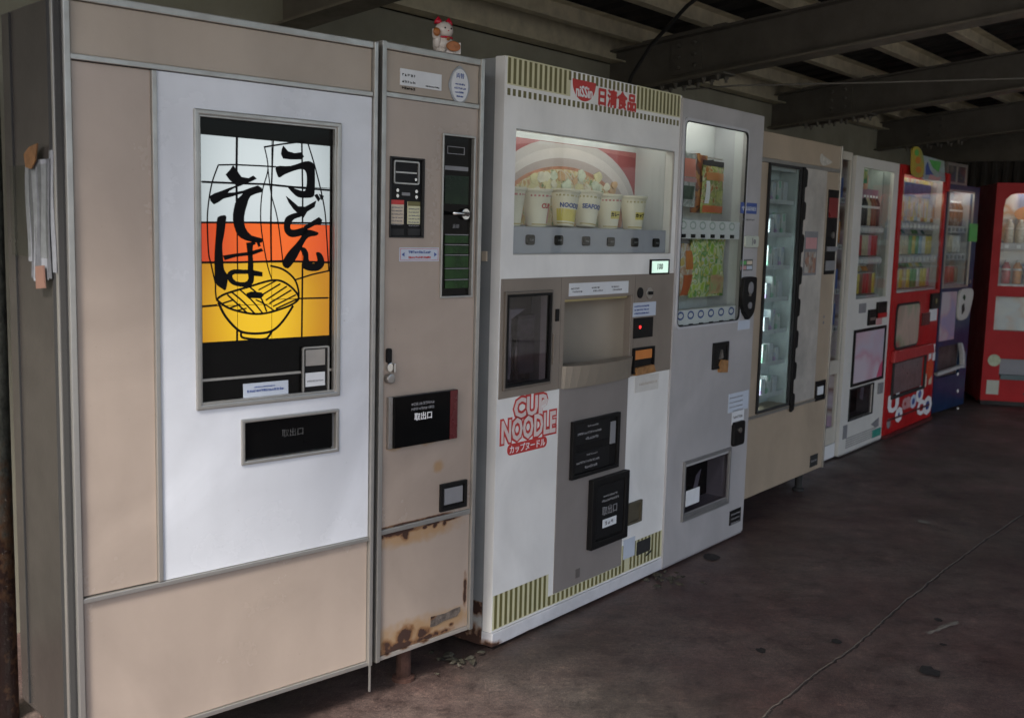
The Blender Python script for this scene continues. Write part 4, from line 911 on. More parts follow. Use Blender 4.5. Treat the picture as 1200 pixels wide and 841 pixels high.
# big red lettering on the left white panel
a = m.L(622, 477); b = m.L(619, 503); c = m.L(618, 522)
sl_ = .02
def logo(word, pa, pb, sl_, bo):
    x0, z1 = m.L(*pa); x1, z0 = m.L(*pb)
    m.print_('lettering', fit(word, x0-.004, x1+.004, z0-.004, z1+.004, -.0004, bold=bo, slope=sl_), 'redprint')
    m.print_('lettering', fit(word, x0+.003, x1-.003, z0+.003, z1-.003, -.0012, bold=.0030, slope=sl_), mat('logo_pale', (.68, .58, .55), .5))
logo('CUP', (602, 466), (641, 484), 0, .012); logo('NOODLE', (587, 492), (651, 507), 0, .012)
sl_ = 0; pp_ = rrect(c[0]-.105, c[0]+.105, c[1]-.018, c[1]+.018, .017)
pl_ = m.print_('lettering_pill', prism([(x, z+(x-c[0])*sl_) for x, z in pp_], -.0012, 0), 'redprint'); m.print_('lettering', fit('カップヌードル', c[0]-.094, c[0]+.094, c[1]-.013, c[1]+.013, -.0018, bold=.001, slope=sl_), 'whiteprint', pl_)
# black units
x0, x1, z0, z1 = m.rc(668, 494, 721, 546)
un = m.add('bill_unit', J(frame(x0, x1, z0, z1, .014, -.016, -.0026), box(x0+.012, x1-.012, -.0060, -.0027, z0+.012, z1-.012)), 'black', .002)
for k in (0, 1):
    za = z0+.018+k*(z1-z0)/2; zb_ = za+(z1-z0)/2-.030
    q_ = m.add('sub_panel', box(x0+.020, x1-.065, -.012, -.006, za, zb_), mat('near_black', (.012, .012, .0125), .35, spec=.2), .0015, parent=un)
    m.print_('print_line', J(dashes(x0+.03, x1-.085, (za+zb_)/2, .008, -.0124, 50+k, .12), dashes(x0+.09, x1-.14, (za+zb_)/2+.022, .006, -.0124, 52+k), dashes(x0+.08, x1-.14, (za+zb_)/2-.02, .010, -.0124, 54+k, .1)), 'inkgrey', un)
m.add('bill_mouth', box(x1-.055, x1-.022, -.010, -.006, z1-.11, z1-.03), 'inkgrey', .001, parent=un)
x0, x1, z0, z1 = m.rc(689, 562, 732, 626)
m.add('back_plate', J(frame(x1+.006, m.L(750, 600)[0], m.L(740, 613)[1], m.L(740, 588)[1], .010, -.010, -.0003), box(x1+.006, m.L(750, 600)[0], -.003, -.0004, m.L(740, 613)[1], m.L(740, 588)[1])), mat('olive_plate', (.085, .072, .045), .5, var=.15), .001)
x1 -= .018
dr = m.add('pickup_door', J(frame(x0, x1, z0, z1, .026, -.024, -.0028), box(x0+.02, x1-.02, -.016, -.0028, z0+.02, z1-.02)), 'black', .003)
m.add('door_pane', box(x0+.034, x1-.030, -.0185, -.016, z0+.034, z1-.030), mat('near_black', 0), .001, parent=dr)
xx = (x0+x1)/2
m.print_('lettering', text_geo('取出口', .036, xx, z0+.125, -.0190, sx=.95), 'inkgrey', dr); m.print_('print_line', J(dashes(xx-.055, xx+.055, z0+.165, .009, -.0189, 55, .1), dashes(xx-.045, xx+.045, z0+.181, .007, -.0189, 56, .1)), 'inkgrey', dr)
m.add('white_label', box(xx-.045, xx+.045, -.0195, -.0186, z0+.066, z0+.096), 'paper', parent=dr); m.print_('print_line', dashes(xx-.03, xx+.03, z0+.081, .014, -.0198, 57, .5), 'inkgrey', dr)
x, z = m.L(676, 671); m.add('vent_plate', box(x-.013, x+.013, -.004, -.0027, z-.016, z+.016), mat('vent_grey', (.12, .105, .095), .6), .001)
x0, x1, z0, z1 = m.rc(730.5, 633, 743, 650); m.add('sticker', box(x0, x1, -.002, -.0003, z0, z1), 'lilacpaper'); x0, x1, z0, z1 = m.rc(746, 635, 761, 644); m.add('nameplate', prism([(x0, z0), (x1, z0), (x1, z1), (x0, z1)], -.003, -.0013), 'rubber')
x, z = m.L(759, 649); m.print_('scuff_mark', prism([(x-.02, z-.006), (x+.022, z+.004), (x+.026, z+.014), (x, z+.006), (x-.01, z+.004)], -.0018, -.0002), 'rubber')
x, z = m.L(583, 303); m.add('cable_clip', J(box(-.006, 0, .05, .07, z-.01, z+.02), box(-.006, 0, .10, .12, z-.01, z+.02)), 'cream_paper', .001)
for x, y in ((.04, .07), (W3-.04, .07), (.04, D-.05), (W3-.04, D-.05)): m.add('foot', lathe([(.022, 0), (.022, .011)], 10, x, y, 0), 'rustpaint')

# ================================================================== 4 grey snack machine
m = Mach('snack_machine', 'light grey snack vending machine with hanging packets, right of the white cup noodle machine', 'vending machine', (.612, 4.074), 37.5, .711, 1.825)
W4 = .711; TOP = 1.824; D = .66
def M4(*a): return m.rc(*a)
m.add('cabinet', box(.002, W4-.002, .16, D, .02, TOP-.003), 'lilac', .004)
w4 = M4(790, 137, 866, 372); wx0 = .022; wx1 = w4[1]; wz0 = m.L(830, 380)[1]; wz1 = m.L(850, 149)[1]
pz = m.L(820, 645)[1]
kw = M4(801, 548, 852, 582)
chamber(m, W4, pz+.002, TOP, [(wx0, wx1, wz0, wz1)], [kw], 'lilac', .16)
m.add('kick_panel', box(.001, W4-.001, .004, .16, .015, pz-.007), mat('kick_grey', (.40, .37, .37), .45, var=.12), .002); m.add('kick_gap', box(.003, W4-.003, .016, .16, pz-.0075, pz+.0025), 'rubber')
# rounded window surround
ro = rrect(wx0-.012, wx1+.006, wz0-.006, wz1+.008, .03); ri = rrect(wx0, wx1-.006, wz0+.004, wz1-.004, .026)
m.add('window_surround', ring(ro, ri, -.005, .004), mat('pale_surround', (.50, .50, .52), .35), .0015); m.add('window_seal', ring(rrect(wx0-.001, wx1-.005, wz0+.003, wz1-.003, .026), rrect(wx0+.003, wx1-.009, wz0+.007, wz1-.007, .024), -.0055, .002), 'rubber')
li = m.add('display_box', J(box(wx0-.002, wx1+.002, .155, .1595, wz0+.0005, wz1+.05)), 'inner')
display_lamp(m, li, wx0+.002, wx1-.008, .042, wz1-.006, 5.0)
xi = m.L(846, 250, .12)[0]
m.add('inner_side_step', box(xi, wx1+.002, .06, .154, wz0+.001, wz1+.04), mat('inner_step', (.50, .51, .53), .35), .003, parent=li)
def shelf4(py, pyb, nbut, bxs, oval):
    za = m.L(830, py, .03)[1]; zb_ = m.L(830, pyb, .03)[1]
    sh_ = m.add('display_shelf', box(wx0+.004, wx1-.012, .012, .048, zb_, za), 'whiteprint', .002, parent=li)
    for i in range(nbut):
        x = m.L(bxs[0]+(bxs[1]-bxs[0])*i/(nbut-1), pyb, .012)[0]
        m.add('selection_button', box(x-.014, x+.014, .006, .012, zb_+.004, zb_+.018), 'black', .001, parent=li)
        if oval: m.print_('oval_print', ring(ell(x, zb_+.052, .026, .017, 16), ell(x, zb_+.052, .019, .010, 16), .0112, .012), oval, li)
    return za
z1_ = shelf4(259, 280, 6, (800, 857), mat('pale_green_print', (.45, .52, .46), .5)); z2_ = shelf4(360, 381, 6, (797, 856), 'blueprint')
m.add('window_glass', box(wx0+.002, wx1-.002, .001, .0035, wz0+.002, wz1-.002), 'glass')
m.add('hook_rail', box(m.L(797, 182, .10)[0], m.L(846, 190, .10)[0], .098, .104, m.L(830, 186, .1)[1], m.L(830, 184, .1)[1]), 'steel', parent=li)
def packet(px0, py0, px1, py1, mats, label, y=.075, header=None):
    x0, z1 = m.L(px0, py0, y); x1, z0 = m.L(px1, py1, y); wd, ht = x1-x0, z1-z0; n = 8; k = 8
    v = []; f = []
    for side in (-1, 1):
        for j in range(k+1):
            for i in range(n+1):
                u_ = i/n; t = j/k; e = max(0, (math.sin(math.pi*u_)*math.sin(math.pi*t)))**.45
                v.append(((u_-.5)*wd*(1-.05*math.sin(math.pi*t)), side*(.018*e) + .002*math.sin(9*u_+7*t), t*ht))
        o = (0 if side < 0 else (n+1)*(k+1))
        for j in range(k):
            for i in range(n): q = o+j*(n+1)+i; f.append((q, q+1, q+n+2, q+n+1))
    t_ = thing('snack_packet', label, 'packet', m.W((x0+x1)/2, y, z0), m.root.rotation_euler.z, 'snack packets hanging in the grey machine')
    obj('bag', (v, f), mats[0], t_, smooth=True)
    def ptch(u0_, u1_, t0, t1, mm):
        vv = []; ff = []
        for j in range(5):
            for i in range(5):
                u_ = u0_+(u1_-u0_)*i/4; t = t0+(t1-t0)*j/4; e = max(0, (math.sin(math.pi*u_)*math.sin(math.pi*t)))**.45
                vv.append(((u_-.5)*wd*(1-.05*math.sin(math.pi*t)), -.018*e-.0016+.002*math.sin(9*u_+7*t), t*ht))
        for j in range(4):
            for i in range(4): q = j*5+i; ff.append((q, q+1, q+6, q+5))
        obj('printed_band', (vv, ff), mm, t_, smooth=True)
    for b_ in mats[1:]: ptch(*b_)
    obj('hang_tab', J(box(-wd*.45, wd*.45, -.004, .003, ht-.004, ht+.016), box(-.003, .003, .0, .03, ht+.016, ht+.022)), header or mats[0], t_)
foil = voro_mat('packet_green', [(.22, .42, .06), (.40, .52, .08), (.56, .60, .36), (.10, .28, .06), (.55, .50, .12), (.50, .56, .52), (.30, .46, .08)], 42, .2, smooth=True)
packet(791, 182, 814, 243, [voro_mat('clear_packet', [(.46, .48, .47), (.56, .56, .54), (.30, .34, .32), (.52, .44, .42)], 50, .2, smooth=True), (.1, .9, .60, .97, mat('salmon_print', (.62, .22, .16), .35)), (.2, .8, .15, .42, mat('dark_leaf_print', (.06, .10, .07), .4, var=.5, scale=40)), (.1, .95, .50, .58, 'pinkprint')], 'clear packet with salmon pink top, leftmost in the upper display of the grey snack machine')
packet(811, 185, 826, 250, [voro_mat('packet_brown', [(.20, .06, .03), (.34, .12, .03), (.12, .05, .03), (.42, .20, .05)], 40, .3)], 'dark brown and orange packet hanging between two others in the grey snack machine', .095)
packet(823, 192, 846, 251, [voro_mat('packet_olive', [(.30, .34, .08), (.44, .44, .14), (.20, .24, .06), (.50, .46, .24), (.38, .16, .05)], 60, .2, smooth=True), (.05, .95, .02, .16, mat('packet_orange', (.62, .14, .04), .3)), (.1, .95, .68, .84, mat('packet_orange2', (.55, .22, .06), .3)), (.08, .22, .2, .66, 'whiteprint')], 'olive and orange packet with black header, top right in the grey snack machine', .075, mat('black_header', (.03, .025, .03), .3))
packet(791, 284, 811, 346, [voro_mat('packet_pale', [(.58, .46, .38), (.50, .30, .16), (.60, .56, .50), (.55, .40, .10)], 45, .2, smooth=True), (.3, .95, .02, .40, mat('packet_red_orange', (.55, .12, .03), .3)), (.4, .9, .5, .85, 'orange')], 'pale packet with orange triangle in the lower display of the grey snack machine', .080, 'inkgrey')
packet(809, 280, 847, 346, [foil, (.5, .95, .05, .38, voro_mat('nut_print', [(.40, .22, .10), (.50, .32, .16), (.34, .40, .16)], 40, .4, smooth=True))], 'large bright green packet in the lower display of the grey snack machine', .070)
# coin column
x0, x1, z0, z1 = M4(868, 237, 886, 251); s_ = m.add('sticker', box(x0, x1, -.002, -.0002, z0, z1), 'blueprint'); m.print_('print_line', J(dashes(x0+.01, x1-.01, z1-.02, .010, -.0023, 1, .2), dashes(x0+.02, x1-.01, z0+.018, .012, -.0023, 2, .2)), 'lilacpaper', s_)
x0, x1, z0, z1 = M4(869, 256, 884, 259); m.print_('print_line', dashes(x0, x1, (z0+z1)/2, .008, -.0003, 6, .2), 'inkgrey')
x0, x1, z0, z1 = M4(871, 276, 886, 290); s_ = m.add('coin_inlet', prism(rrect(x0, x1, z0, z1, .012), -.012, 0), mat('pale_green_panel', (.50, .54, .46), .35), .003); x = (x0+x1)/2; z = (z0+z1)/2; m.add('inlet_slot', J(box(x-.002, x+.004, -.013, -.012, z-.016, z+.016), knob(x+.02, z, .010, -.015, -.012)), 'inkgrey', parent=s_)
x0, x1, z0, z1 = M4(867, 304, 881, 317); s_ = m.add('notice_card', box(x0, x1, -.003, -.0002, z0, z1), mat('dark_card', (.12, .13, .12), .4)); 
for i in range(2):
    for j in range(2): m.print_('card_field', box(x0+.006+i*(x1-x0-.006)/2, x0+i*(x1-x0-.006)/2+(x1-x0)/2-.004, -.0036, -.003, z0+.006+j*(z1-z0-.006)/2, z0+j*(z1-z0-.006)/2+(z1-z0)/2-.004), ['pinkprint', 'green', 'lilacpaper', 'cream_paper'][i*2+j], s_)
x0, x1, z0, z1 = M4(867, 325, 880, 373)
o_ = [(x0+.006, z1-.02), (x0+.02, z1), (x1-.012, z1), (x1, z1-.02), (x1, (z0+z1)/2), (x1-.012, z0+.03), ((x0+x1)/2+.006, z0), ((x0+x1)/2-.01, z0+.01), (x0, z0+.06)]
cu4 = m.add('coin_unit', prism(arc(o_, True, 3), -.020, 0), 'black', .003)
xc = (x0+x1)/2; m.add('return_lever', prism(ell(xc, z1-.045, .022, .026, 16), -.026, -.020), 'inkgrey', .002, parent=cu4); m.add('coin_slot', prism([(xc-.012, z0+.10), (xc+.004, z0+.10), (xc+.02, z0+.15), (xc+.006, z0+.15)], -.024, -.020), 'steel', parent=cu4); m.add('return_knob', knob(xc, z0+.06, .014, -.026, -.020), 'inkgrey', parent=cu4)
x0, x1, z0, z1 = M4(865, 376, 878, 385); m.add('sticker', box(x0, x1, -.0015, 0, z0, z1), 'lilacpaper')
x0, x1, z0, z1 = M4(835, 402, 851, 430); s_ = m.add('bill_plate', J(frame(x0, x1, z0, z1, .014, -.010, 0), box(x0+.013, x1-.013, -.004, 0, z0+.01, z1-.01)), 'black', .002)
m.add('bill_mouth', prism([((x0+x1)/2-.012, (z0+z1)/2-.014), ((x0+x1)/2+.016, (z0+z1)/2-.010), ((x0+x1)/2+.004, (z0+z1)/2+.024)], -.012, -.004), 'steel', parent=s_)
m.add('orange_stain', prism([((x0+x1)/2-.010, z0-.014), (x1-.008, z0-.020), (x1-.006, z0+.030), ((x0+x1)/2+.004, z0+.038), ((x0+x1)/2-.016, z0+.012)], -.0125, -.0005), mat('rust_orange', 0), parent=s_)
x0, x1, z0, z1 = M4(854, 462, 876, 478); s_ = m.add('sticker', box(x0, x1, -.0015, 0, z0, z1), 'lilacpaper'); m.print_('print_line', J(*[dashes(x0+.008, x1-.01, z1-.018-.02*k, .006, -.0017, 7+k, .5) for k in range(3)]), 'inkgrey', s_)
x0, x1, z0, z1 = M4(858, 481, 871, 494); s_ = m.add('sticker', box(x0, x1, -.0015, 0, z0, z1), 'paper'); m.print_('print_line', dashes(x0+.008, x1-.01, (z0+z1)/2, .012, -.0017, 17, .2), 'inkgrey', s_)
x0, x1, z0, z1 = M4(857.5, 495, 869, 519); s_ = m.add('door_lock', prism(rrect(x0, x1, z0, z1, .014), -.014, 0), 'black', .003); m.add('lock_cylinder', knob((x0+x1)/2, (z0+z1)/2+.015, .011, -.020, -.014), 'steel', parent=s_)
# pick-up flap
x0, x1, z0, z1 = M4(800.5, 541, 852, 589); hk = m.add('pickup_frame', J(frame(x0, x1, z0, z1, .012, -.010, .002), box(x0+.011, x1-.011, -.006, -.0005, z0+.011, kw[2]-.001)), mat('dull_steel', (.24, .235, .23), .4, .5), .002)
m.add('pickup_recess', box(kw[0]+.001, kw[1]-.001, .10, .104, kw[2]+.001, kw[3]-.001), 'black', parent=hk); m.add('pickup_flap', box(kw[0]+.001, kw[1]-.001, .006, .010, kw[2]+.001, kw[3]-.001), 'smoked', parent=hk)
m.add('inner_paper', J(prism([(kw[0]+.17, kw[2]+.02), (kw[0]+.21, kw[2]+.03), (kw[0]+.25, kw[2]+.14), (kw[0]+.21, kw[2]+.12)], .05, .052), prism([(kw[0]+.03, kw[2]+.06), (kw[0]+.05, kw[2]+.05), (kw[0]+.06, kw[2]+.17), (kw[0]+.03, kw[2]+.18)], .04, .042)), 'paper', parent=hk)
x0, x1, z0, z1 = M4(801, 575, 816, 588); s_ = m.add('sticker', box(x0+.002, x1, -.0125, -.0102, z0+.004, z1), 'paper', parent=hk)
x0, x1, z0, z1 = M4(855, 599, 867, 610); s_ = m.add('nameplate', box(x0, x1, -.003, 0, z0, z1), 'black', .0005); m.print_('print_line', J(*[dashes(x0+.01, x1-.008, z1-.018-.02*k, .008, -.0033, 27+k, .2) for k in range(3)]), 'inkgrey', s_)
for x, y in ((.05, .06), (W4-.05, .06), (.05, D-.05), (W4-.05, D-.05)): m.add('foot', lathe([(.02, 0), (.02, .016)], 10, x, y, 0), 'rubber')

# ================================================================== 5 cream glass door machine on legs
m = Mach('glass_door_machine', 'cream vending machine on short legs with tall lit glass door and black latches', 'vending machine', (.995, 4.716), 37.3, 1.108, 1.78)
W5 = 1.108; TOP = 1.785; BOT = .11; D = .55
m.add('cabinet', box(.003, W5-.003, .10, D, BOT+.005, TOP-.004), 'sidegrey', .004)
zh = m.L(938, 194)[1]; zl = m.L(920, 478)[1]; xr = W5-.016
cr5 = mat('warm_cream', (.42, .335, .245), .36, var=.07, scale=3)
gx = M4(900, 197, 934, 470); gdz0 = m.L(905, 479)[1]; gdz1 = m.L(905, 191)[1]
gx0, gx1 = m.L(900, 200)[0]*.0+m.L(893, 340)[0], m.L(929, 340)[0]; px0, px1 = m.L(934, 340)[0], m.L(960, 340)[0]
for a, b in ((0, .014), (W5-.014, W5)): m.add('trim_strip', box(a, b, -.010, .022, BOT-.004, TOP), 'alu', .002)
m.add('header_panel', box(.015, xr, -.002, .10, zh+.010, TOP-.002), cr5, .002); trim_rail(m, .015, xr, zh, .018, -.008, .022)
m.add('door', holed(.015, xr, zl+.007, zh-.010, [(gx0, gx1, gdz0+.01, gdz1-.01)], -.002, .10), cr5); trim_rail(m, .015, xr, zl, .012, -.006, .022)
m.add('lower_panel', box(.015, xr, -.002, .10, BOT, zl-.007), cr5, .002)
gd = m.add('glass_door', frame(gx0-.010, gx1+.002, gdz0, gdz1, .012, -.014, -.003), 'rubber', .001)
m.add('glass_pane', box(gx0+.0, gx1-.010, -.010, -.007, gdz0+.012, gdz1-.012), glass_mat('door_glass', (.92, .95, .945)), parent=gd)
m.add('edge_bar', box(gx1+.003, gx1+.028, -.022, -.0025, gdz0, gdz1), 'black', .002, parent=gd)
inn = m.add('interior', J(box(gx0, gx1, .095, .0985, gdz0+.01, gdz1-.01), box(gx1-.011, gx1-.001, .0, .094, gdz0+.011, gdz1-.011), box(gx0+.0005, gx0+.004, .0, .094, gdz0+.011, gdz1-.011)), mat('cool_lining', (.46, .51, .51), .35, var=.2, scale=5))
tb = m.add('fluorescent_tube', J(lathe([(.011, 0), (.011, gdz1-gdz0-.30)], 10, gx0+.085, .045, gdz0+.05)), 'tube', parent=inn)
m.add('tube_clip', J(*[box(gx0+.070, gx0+.100, .050, .09, gdz0+.1+k*.24, gdz0+.118+k*.24) for k in range(4)]), 'steel', parent=inn)
rnd = random.Random(3)
for k in range(8):
    z = gdz0+.06+k*.152
    m.add('rack_shelf', J(box(gx0+.005, gx1-.012, .020, .092, z, z+.004), box(gx0+.005, gx1-.012, .016, .020, z-.004, z+.016)), mat('rack_tint', (.52, .54, .54), .3, .2), parent=inn)
    for j in range(3):
        xx = gx0+.135+j*(gx1-gx0-.15)/3; hh = rnd.uniform(.07, .11)
        q = m.W(xx, .055, z+.005)
        bx_ = obj('food_box', J(box(-.024, .024, -.026, .026, 0, hh)), [voro_mat('pack_print_a', [(.40, .44, .45), (.46, .48, .48), (.34, .38, .42), (.34, .24, .38), (.44, .46, .45)], 55, .5), voro_mat('pack_print_b', [(.44, .47, .46), (.40, .44, .42), (.22, .38, .28), (.46, .47, .45)], 45, .5), mat('carton_white', (.44, .46, .47), .5, var=.15, scale=30)][(k+j) % 3], bevel=.003)
        bx_.location = q; bx_.rotation_euler = (0, 0, m.root.rotation_euler.z)
        tag(bx_, f"pale carton, {['left', 'middle', 'right'][j]} on the {['lowest', 'second', 'third', 'fourth', 'fifth', 'sixth', 'seventh', 'topmost'][k]} rack behind the lit glass door", 'carton', 'food cartons on the racks behind the glass door')
st = m.add('steel_panel', box(gx1+.029, px1, -.006, -.0022, gdz0, gdz1), mat('mirror_steel', (.66, .62, .56), .32, .30, var=.45, scale=2.2), .001)
for k in range(8):
    z = gdz1-.055-k*.155
    m.add('latch', prism([(gx1+.024, z-.045), (gx1+.056, z-.035), (gx1+.060, z+.030), (gx1+.054, z+.045), (gx1+.024, z+.052)], -.020, -.007), 'black', .003)
x0, x1, z0, z1 = m.rc(942, 271, 954, 322); s_ = m.add('instruction_card', box(x0, x1, -.0085, -.0063, z0, z1), 'inkgrey')
m.add('card_picture', voro_mat and box(x0+.012, x1-.012, -.0092, -.0085, z0+.012, z1-.10), voro_mat('card_print', [(.30, .26, .22), (.42, .40, .36), (.20, .12, .10), (.34, .18, .12)], 40, .4), parent=s_)
m.add('card_picture', box(x0+.012, x1-.012, -.0092, -.0085, z1-.085, z1-.03), 'pinkprint', parent=s_)
x0, x1, z0, z1 = m.rc(970.5, 222, 978, 321); s_ = m.add('coin_strip', box(x0, x1, -.006, -.002, z0, z1), 'black', .001)
m.add('red_window', box(x0+.01, x1-.01, -.0068, -.006, z1-.14, z1-.04), mat('dark_red_print', (.22, .03, .03), .3), parent=s_)
for k, zz_ in enumerate((z0+.20, z0+.13, z0+.045)): m.add('coin_part', [knob((x0+x1)/2, zz_, .018, -.012, -.006), box(x0+.012, x1-.012, -.012, -.006, zz_-.012, zz_+.012), box(x0+.01, x1-.01, -.009, -.006, zz_-.025, zz_+.025)][k], ['steel', 'inkgrey', 'inkgrey'][k], parent=s_)
for px, py in ((965, 371), (964.5, 378)):
    x, z = m.L(px, py); m.add('screw', knob(x, z, .008, -.004, -.002), 'inkgrey')
x0, x1, z0, z1 = m.rc(955, 447, 964.5, 467); s_ = m.add('coin_return', J(frame(x0, x1, z0, z1, .014, -.010, -.002), box(x0+.01, x1-.01, -.0045, -.0021, z0+.01, z1-.01)), 'black', .001); m.add('return_flap', box(x0+.028, x1-.024, -.008, -.0045, z0+.03, z1-.03), 'paper', parent=s_)
x0, x1, z0, z1 = m.rc(949, 534, 957, 544); s_ = m.add('nameplate', box(x0, x1, -.004, -.002, z0, z1), 'rubber'); m.print_('print_line', dashes(x0+.01, x1-.01, (z0+z1)/2, .012, -.0043, 2, .2), 'inkgrey', s_)
x0, x1, z0, z1 = m.rc(961, 180, 974, 196); m.add('smudged_sticker', prism(arc([(x0, z0+.02), (x0+.01, z1), (x0+.05, z1-.01), (x1, z1-.03), (x1-.01, z0+.02), (x0+.05, z0)], True, 3), -.0032, -.002), mat('pale_smudge', (.50, .47, .41), .5, var=.25, scale=40))
for x, y in ((.10, .06), (W5-.16, .06), (.10, .48), (W5-.16, .48)):
    m.add('leg', lathe([(.030, 0), (.030, .010), (.017, .016), (.022, BOT+.004)], 12, x, y, 0), 'rubber')

# ================================================================== drinks machines further back
CANS = {}
CC = {'red': (.42, .03, .03), 'green': (.10, .30, .10), 'blue': (.06, .12, .38), 'orange': (.55, .22, .04), 'yellow': (.58, .46, .08), 'white': (.58, .58, .56), 'brown': (.20, .09, .05), 'pink': (.52, .24, .30), 'black': (.04, .035, .035), 'pale blue': (.30, .42, .52), 'cream': (.55, .48, .34), 'dark green': (.03, .12, .06)}
def can_mesh(colr, kind):
    key = (colr, kind)
    if key in CANS: return CANS[key]
    cm = mat('label_'+colr.replace(' ', '_'), CC[colr], .32, .1, var=.35, scale=45)
    if kind == 'can': g = lathe([(.020, 0), (.026, .006), (.026, .098), (.021, .108)], 12)
    elif kind == 'bottle': g = lathe([(.026, 0), (.030, .006), (.030, .10), (.027, .115), (.030, .13), (.028, .15), (.012, .185), (.013, .20)], 12)
    else: g = box(-.024, .024, -.02, .02, 0, .085)
    me = mesh(kind, g, [cm, M['alu'], M['whiteprint']], smooth=False)
    for p in me.polygons:
        c = p.center.z
        if kind == 'can' and (c < .005 or c > .099): p.material_index = 1
        if kind == 'bottle' and c > .17: p.material_index = 2
        if kind == 'bottle' and .115 < c < .128: p.material_index = 2
        p.use_smooth = kind != 'pack' and abs(p.normal.z) < .8
    CANS[key] = me; return me
ORD = ['first', 'second', 'third', 'fourth', 'fifth', 'sixth', 'seventh', 'eighth', 'ninth', 'tenth', 'eleventh', 'twelfth']
def stock(m, x0, x1, n, z, y, kind, rowname, mname, seed, colours, hz=1.35):
    rnd = random.Random(seed)
    kn = {'can': 'drink_can', 'bottle': 'drink_bottle', 'pack': 'small_box'}[kind]
    for i in range(n):
        c = rnd.choice(colours)
        o = bpy.data.objects.new(kn, can_mesh(c, kind)); col.objects.link(o)
        sc_ = min(1.15, (x1-x0)/n/.056)
        o.location = m.W(x0+(x1-x0)*(i+.5)/n, y, z); o.rotation_euler = (0, 0, m.root.rotation_euler.z + rnd.uniform(-.6, .6)*(kind != 'pack')); o.scale = (sc_, sc_, hz if kind != 'bottle' else max(.85, hz*.7))
        nm = {'can': 'can', 'bottle': 'bottle', 'pack': 'box'}[kind]
        tag(o, f'{c} {nm}, {ORD[i]} from left, {rowname} row of the {mname}', nm, f'{nm}s on show in the {mname}')
def shelf_row(m, parent, x0, x1, z, nb, mname, y=.03, hb=.03, btn='inkgrey'):
    s_ = m.add('display_shelf', box(x0, x1, y, .132, z-hb, z), mat('shelf_strip', (.46, .46, .48), .4, var=.1), .001, parent=parent)
    for i in range(nb):
        x = x0+(x1-x0)*(i+.5)/nb; m.add('selection_button', box(x-.015, x+.015, y-.008, y, z-hb*.8, z-hb*.25), btn, parent=parent)
    return s_

# 5b narrow strip of a machine seen between the cream one and the tall white one
m = Mach('hidden_display_machine', 'white vending machine mostly hidden behind the cream one, a narrow strip of its display showing', 'vending machine', (1.5426, 5.7864), 37, .68, 1.8)
Wh = .68; TOP = 1.81
m.add('cabinet', box(.002, Wh-.002, .15, .60, .02, TOP-.004), 'offwhite', .003)
chamber(m, Wh, .10, TOP, [(.03, Wh-.026, .60, TOP-.045)], [(.05, Wh-.030, .20, .52)], mat('ivory_enamel', (.58, .54, .46), .35, var=.06), .15, voro_mat('strip_lining', [(.34, .24, .34), (.46, .42, .50), (.20, .12, .10), (.50, .46, .46), (.40, .30, .40)], 9, .5, stretch=(.2, .2, 1), smooth=True), .03, .016); m.add('base_panel', box(.002, Wh-.002, -.003, .15, .012, .097), 'whiteprint', .002)
m.add('display_box', J(box(.03, Wh-.028, .145, .149, .60, TOP-.045)), mat('pink_lilac_lining', (.42, .33, .40), .4, var=.3, scale=6)); m.add('window_glass', box(.031, Wh-.029, .006, .009, .601, TOP-.046), 'glass')
m.add('pickup_window', J(box(.05, Wh-.035, .14, .145, .20, .52)), voro_mat('lower_picture', [(.30, .26, .20), (.36, .32, .36), (.16, .12, .10), (.50, .50, .52), (.20, .12, .06)], 14, .5))
m.add('teal_strip', box(.05, Wh-.035, .05, .06, .27, .31), 'teal')
for k, z in enumerate((1.55, 1.28, 1.02, .80)):
    shelf_row(m, None or m.root, .032, Wh-.028, z, 8, '', .020)
    stock(m, .04, Wh-.028, 8, z+.001, .055, 'can' if k % 2 else 'pack', ['top', 'second', 'third', 'bottom'][k], 'half hidden machine', 40+k, ['brown', 'pink', 'black', 'white', 'blue', 'orange'])

# 6 tall white drinks machine
m = Mach('white_drinks_machine', 'tall white drinks machine with a pink poster below its display, left of the red one', 'vending machine', (1.975, 6.327), 37, .785, 1.79)
W6 = .785; TOP = 1.795
m.add('cabinet', box(.002, W6-.002, .16, .70, .02, TOP-.004), mat('greenish_side', (.40, .43, .36), .4, var=.1), .003)
wd6 = m.rc(1011, 195, 1043, 348); wx0, wx1 = m.L(1008, 270)[0], m.L(1043.5, 270)[0]; wz0 = m.L(1022, 349)[1]; wz1 = m.L(1030, 199)[1]
ds = m.rc(996, 457, 1021, 483); zk = m.L(1005, 524)[1]
chamber(m, W6, zk, TOP, [(wx0, wx1, wz0, wz1)], [ds], mat('warm_white', (.66, .645, .60), .35, var=.07), .16, mat('grey_green_side', (.34, .38, .36), .4), .04); m.add('base_panel', box(.002, W6-.002, -.004, .16, .014, zk-.006), mat('warm_white', 0), .002)
li = m.add('display_box', box(wx0, wx1, .155, .1595, wz0, wz1), mat('grey_green_lining', (.38, .42, .40), .4)); 
m.add('display_side', box(wx1-.035, wx1+.002, .06, .154, wz0+.001, wz1-.001), mat('grey_green_side', (.30, .35, .33), .4), .002, parent=li)
display_lamp(m, li, wx0, wx1, .050, wz1-.014, 3.4)
hx0, hx1 = wx0+.004, wx1-.037
tp = m.L(1028, 222)[1]; m.add('picture_card', box(hx0, hx1, .08, .084, m.L(1028, 240)[1], m.L(1028, 221)[1]), mat('mauve_card', (.42, .22, .30), .5, var=.1), parent=li)
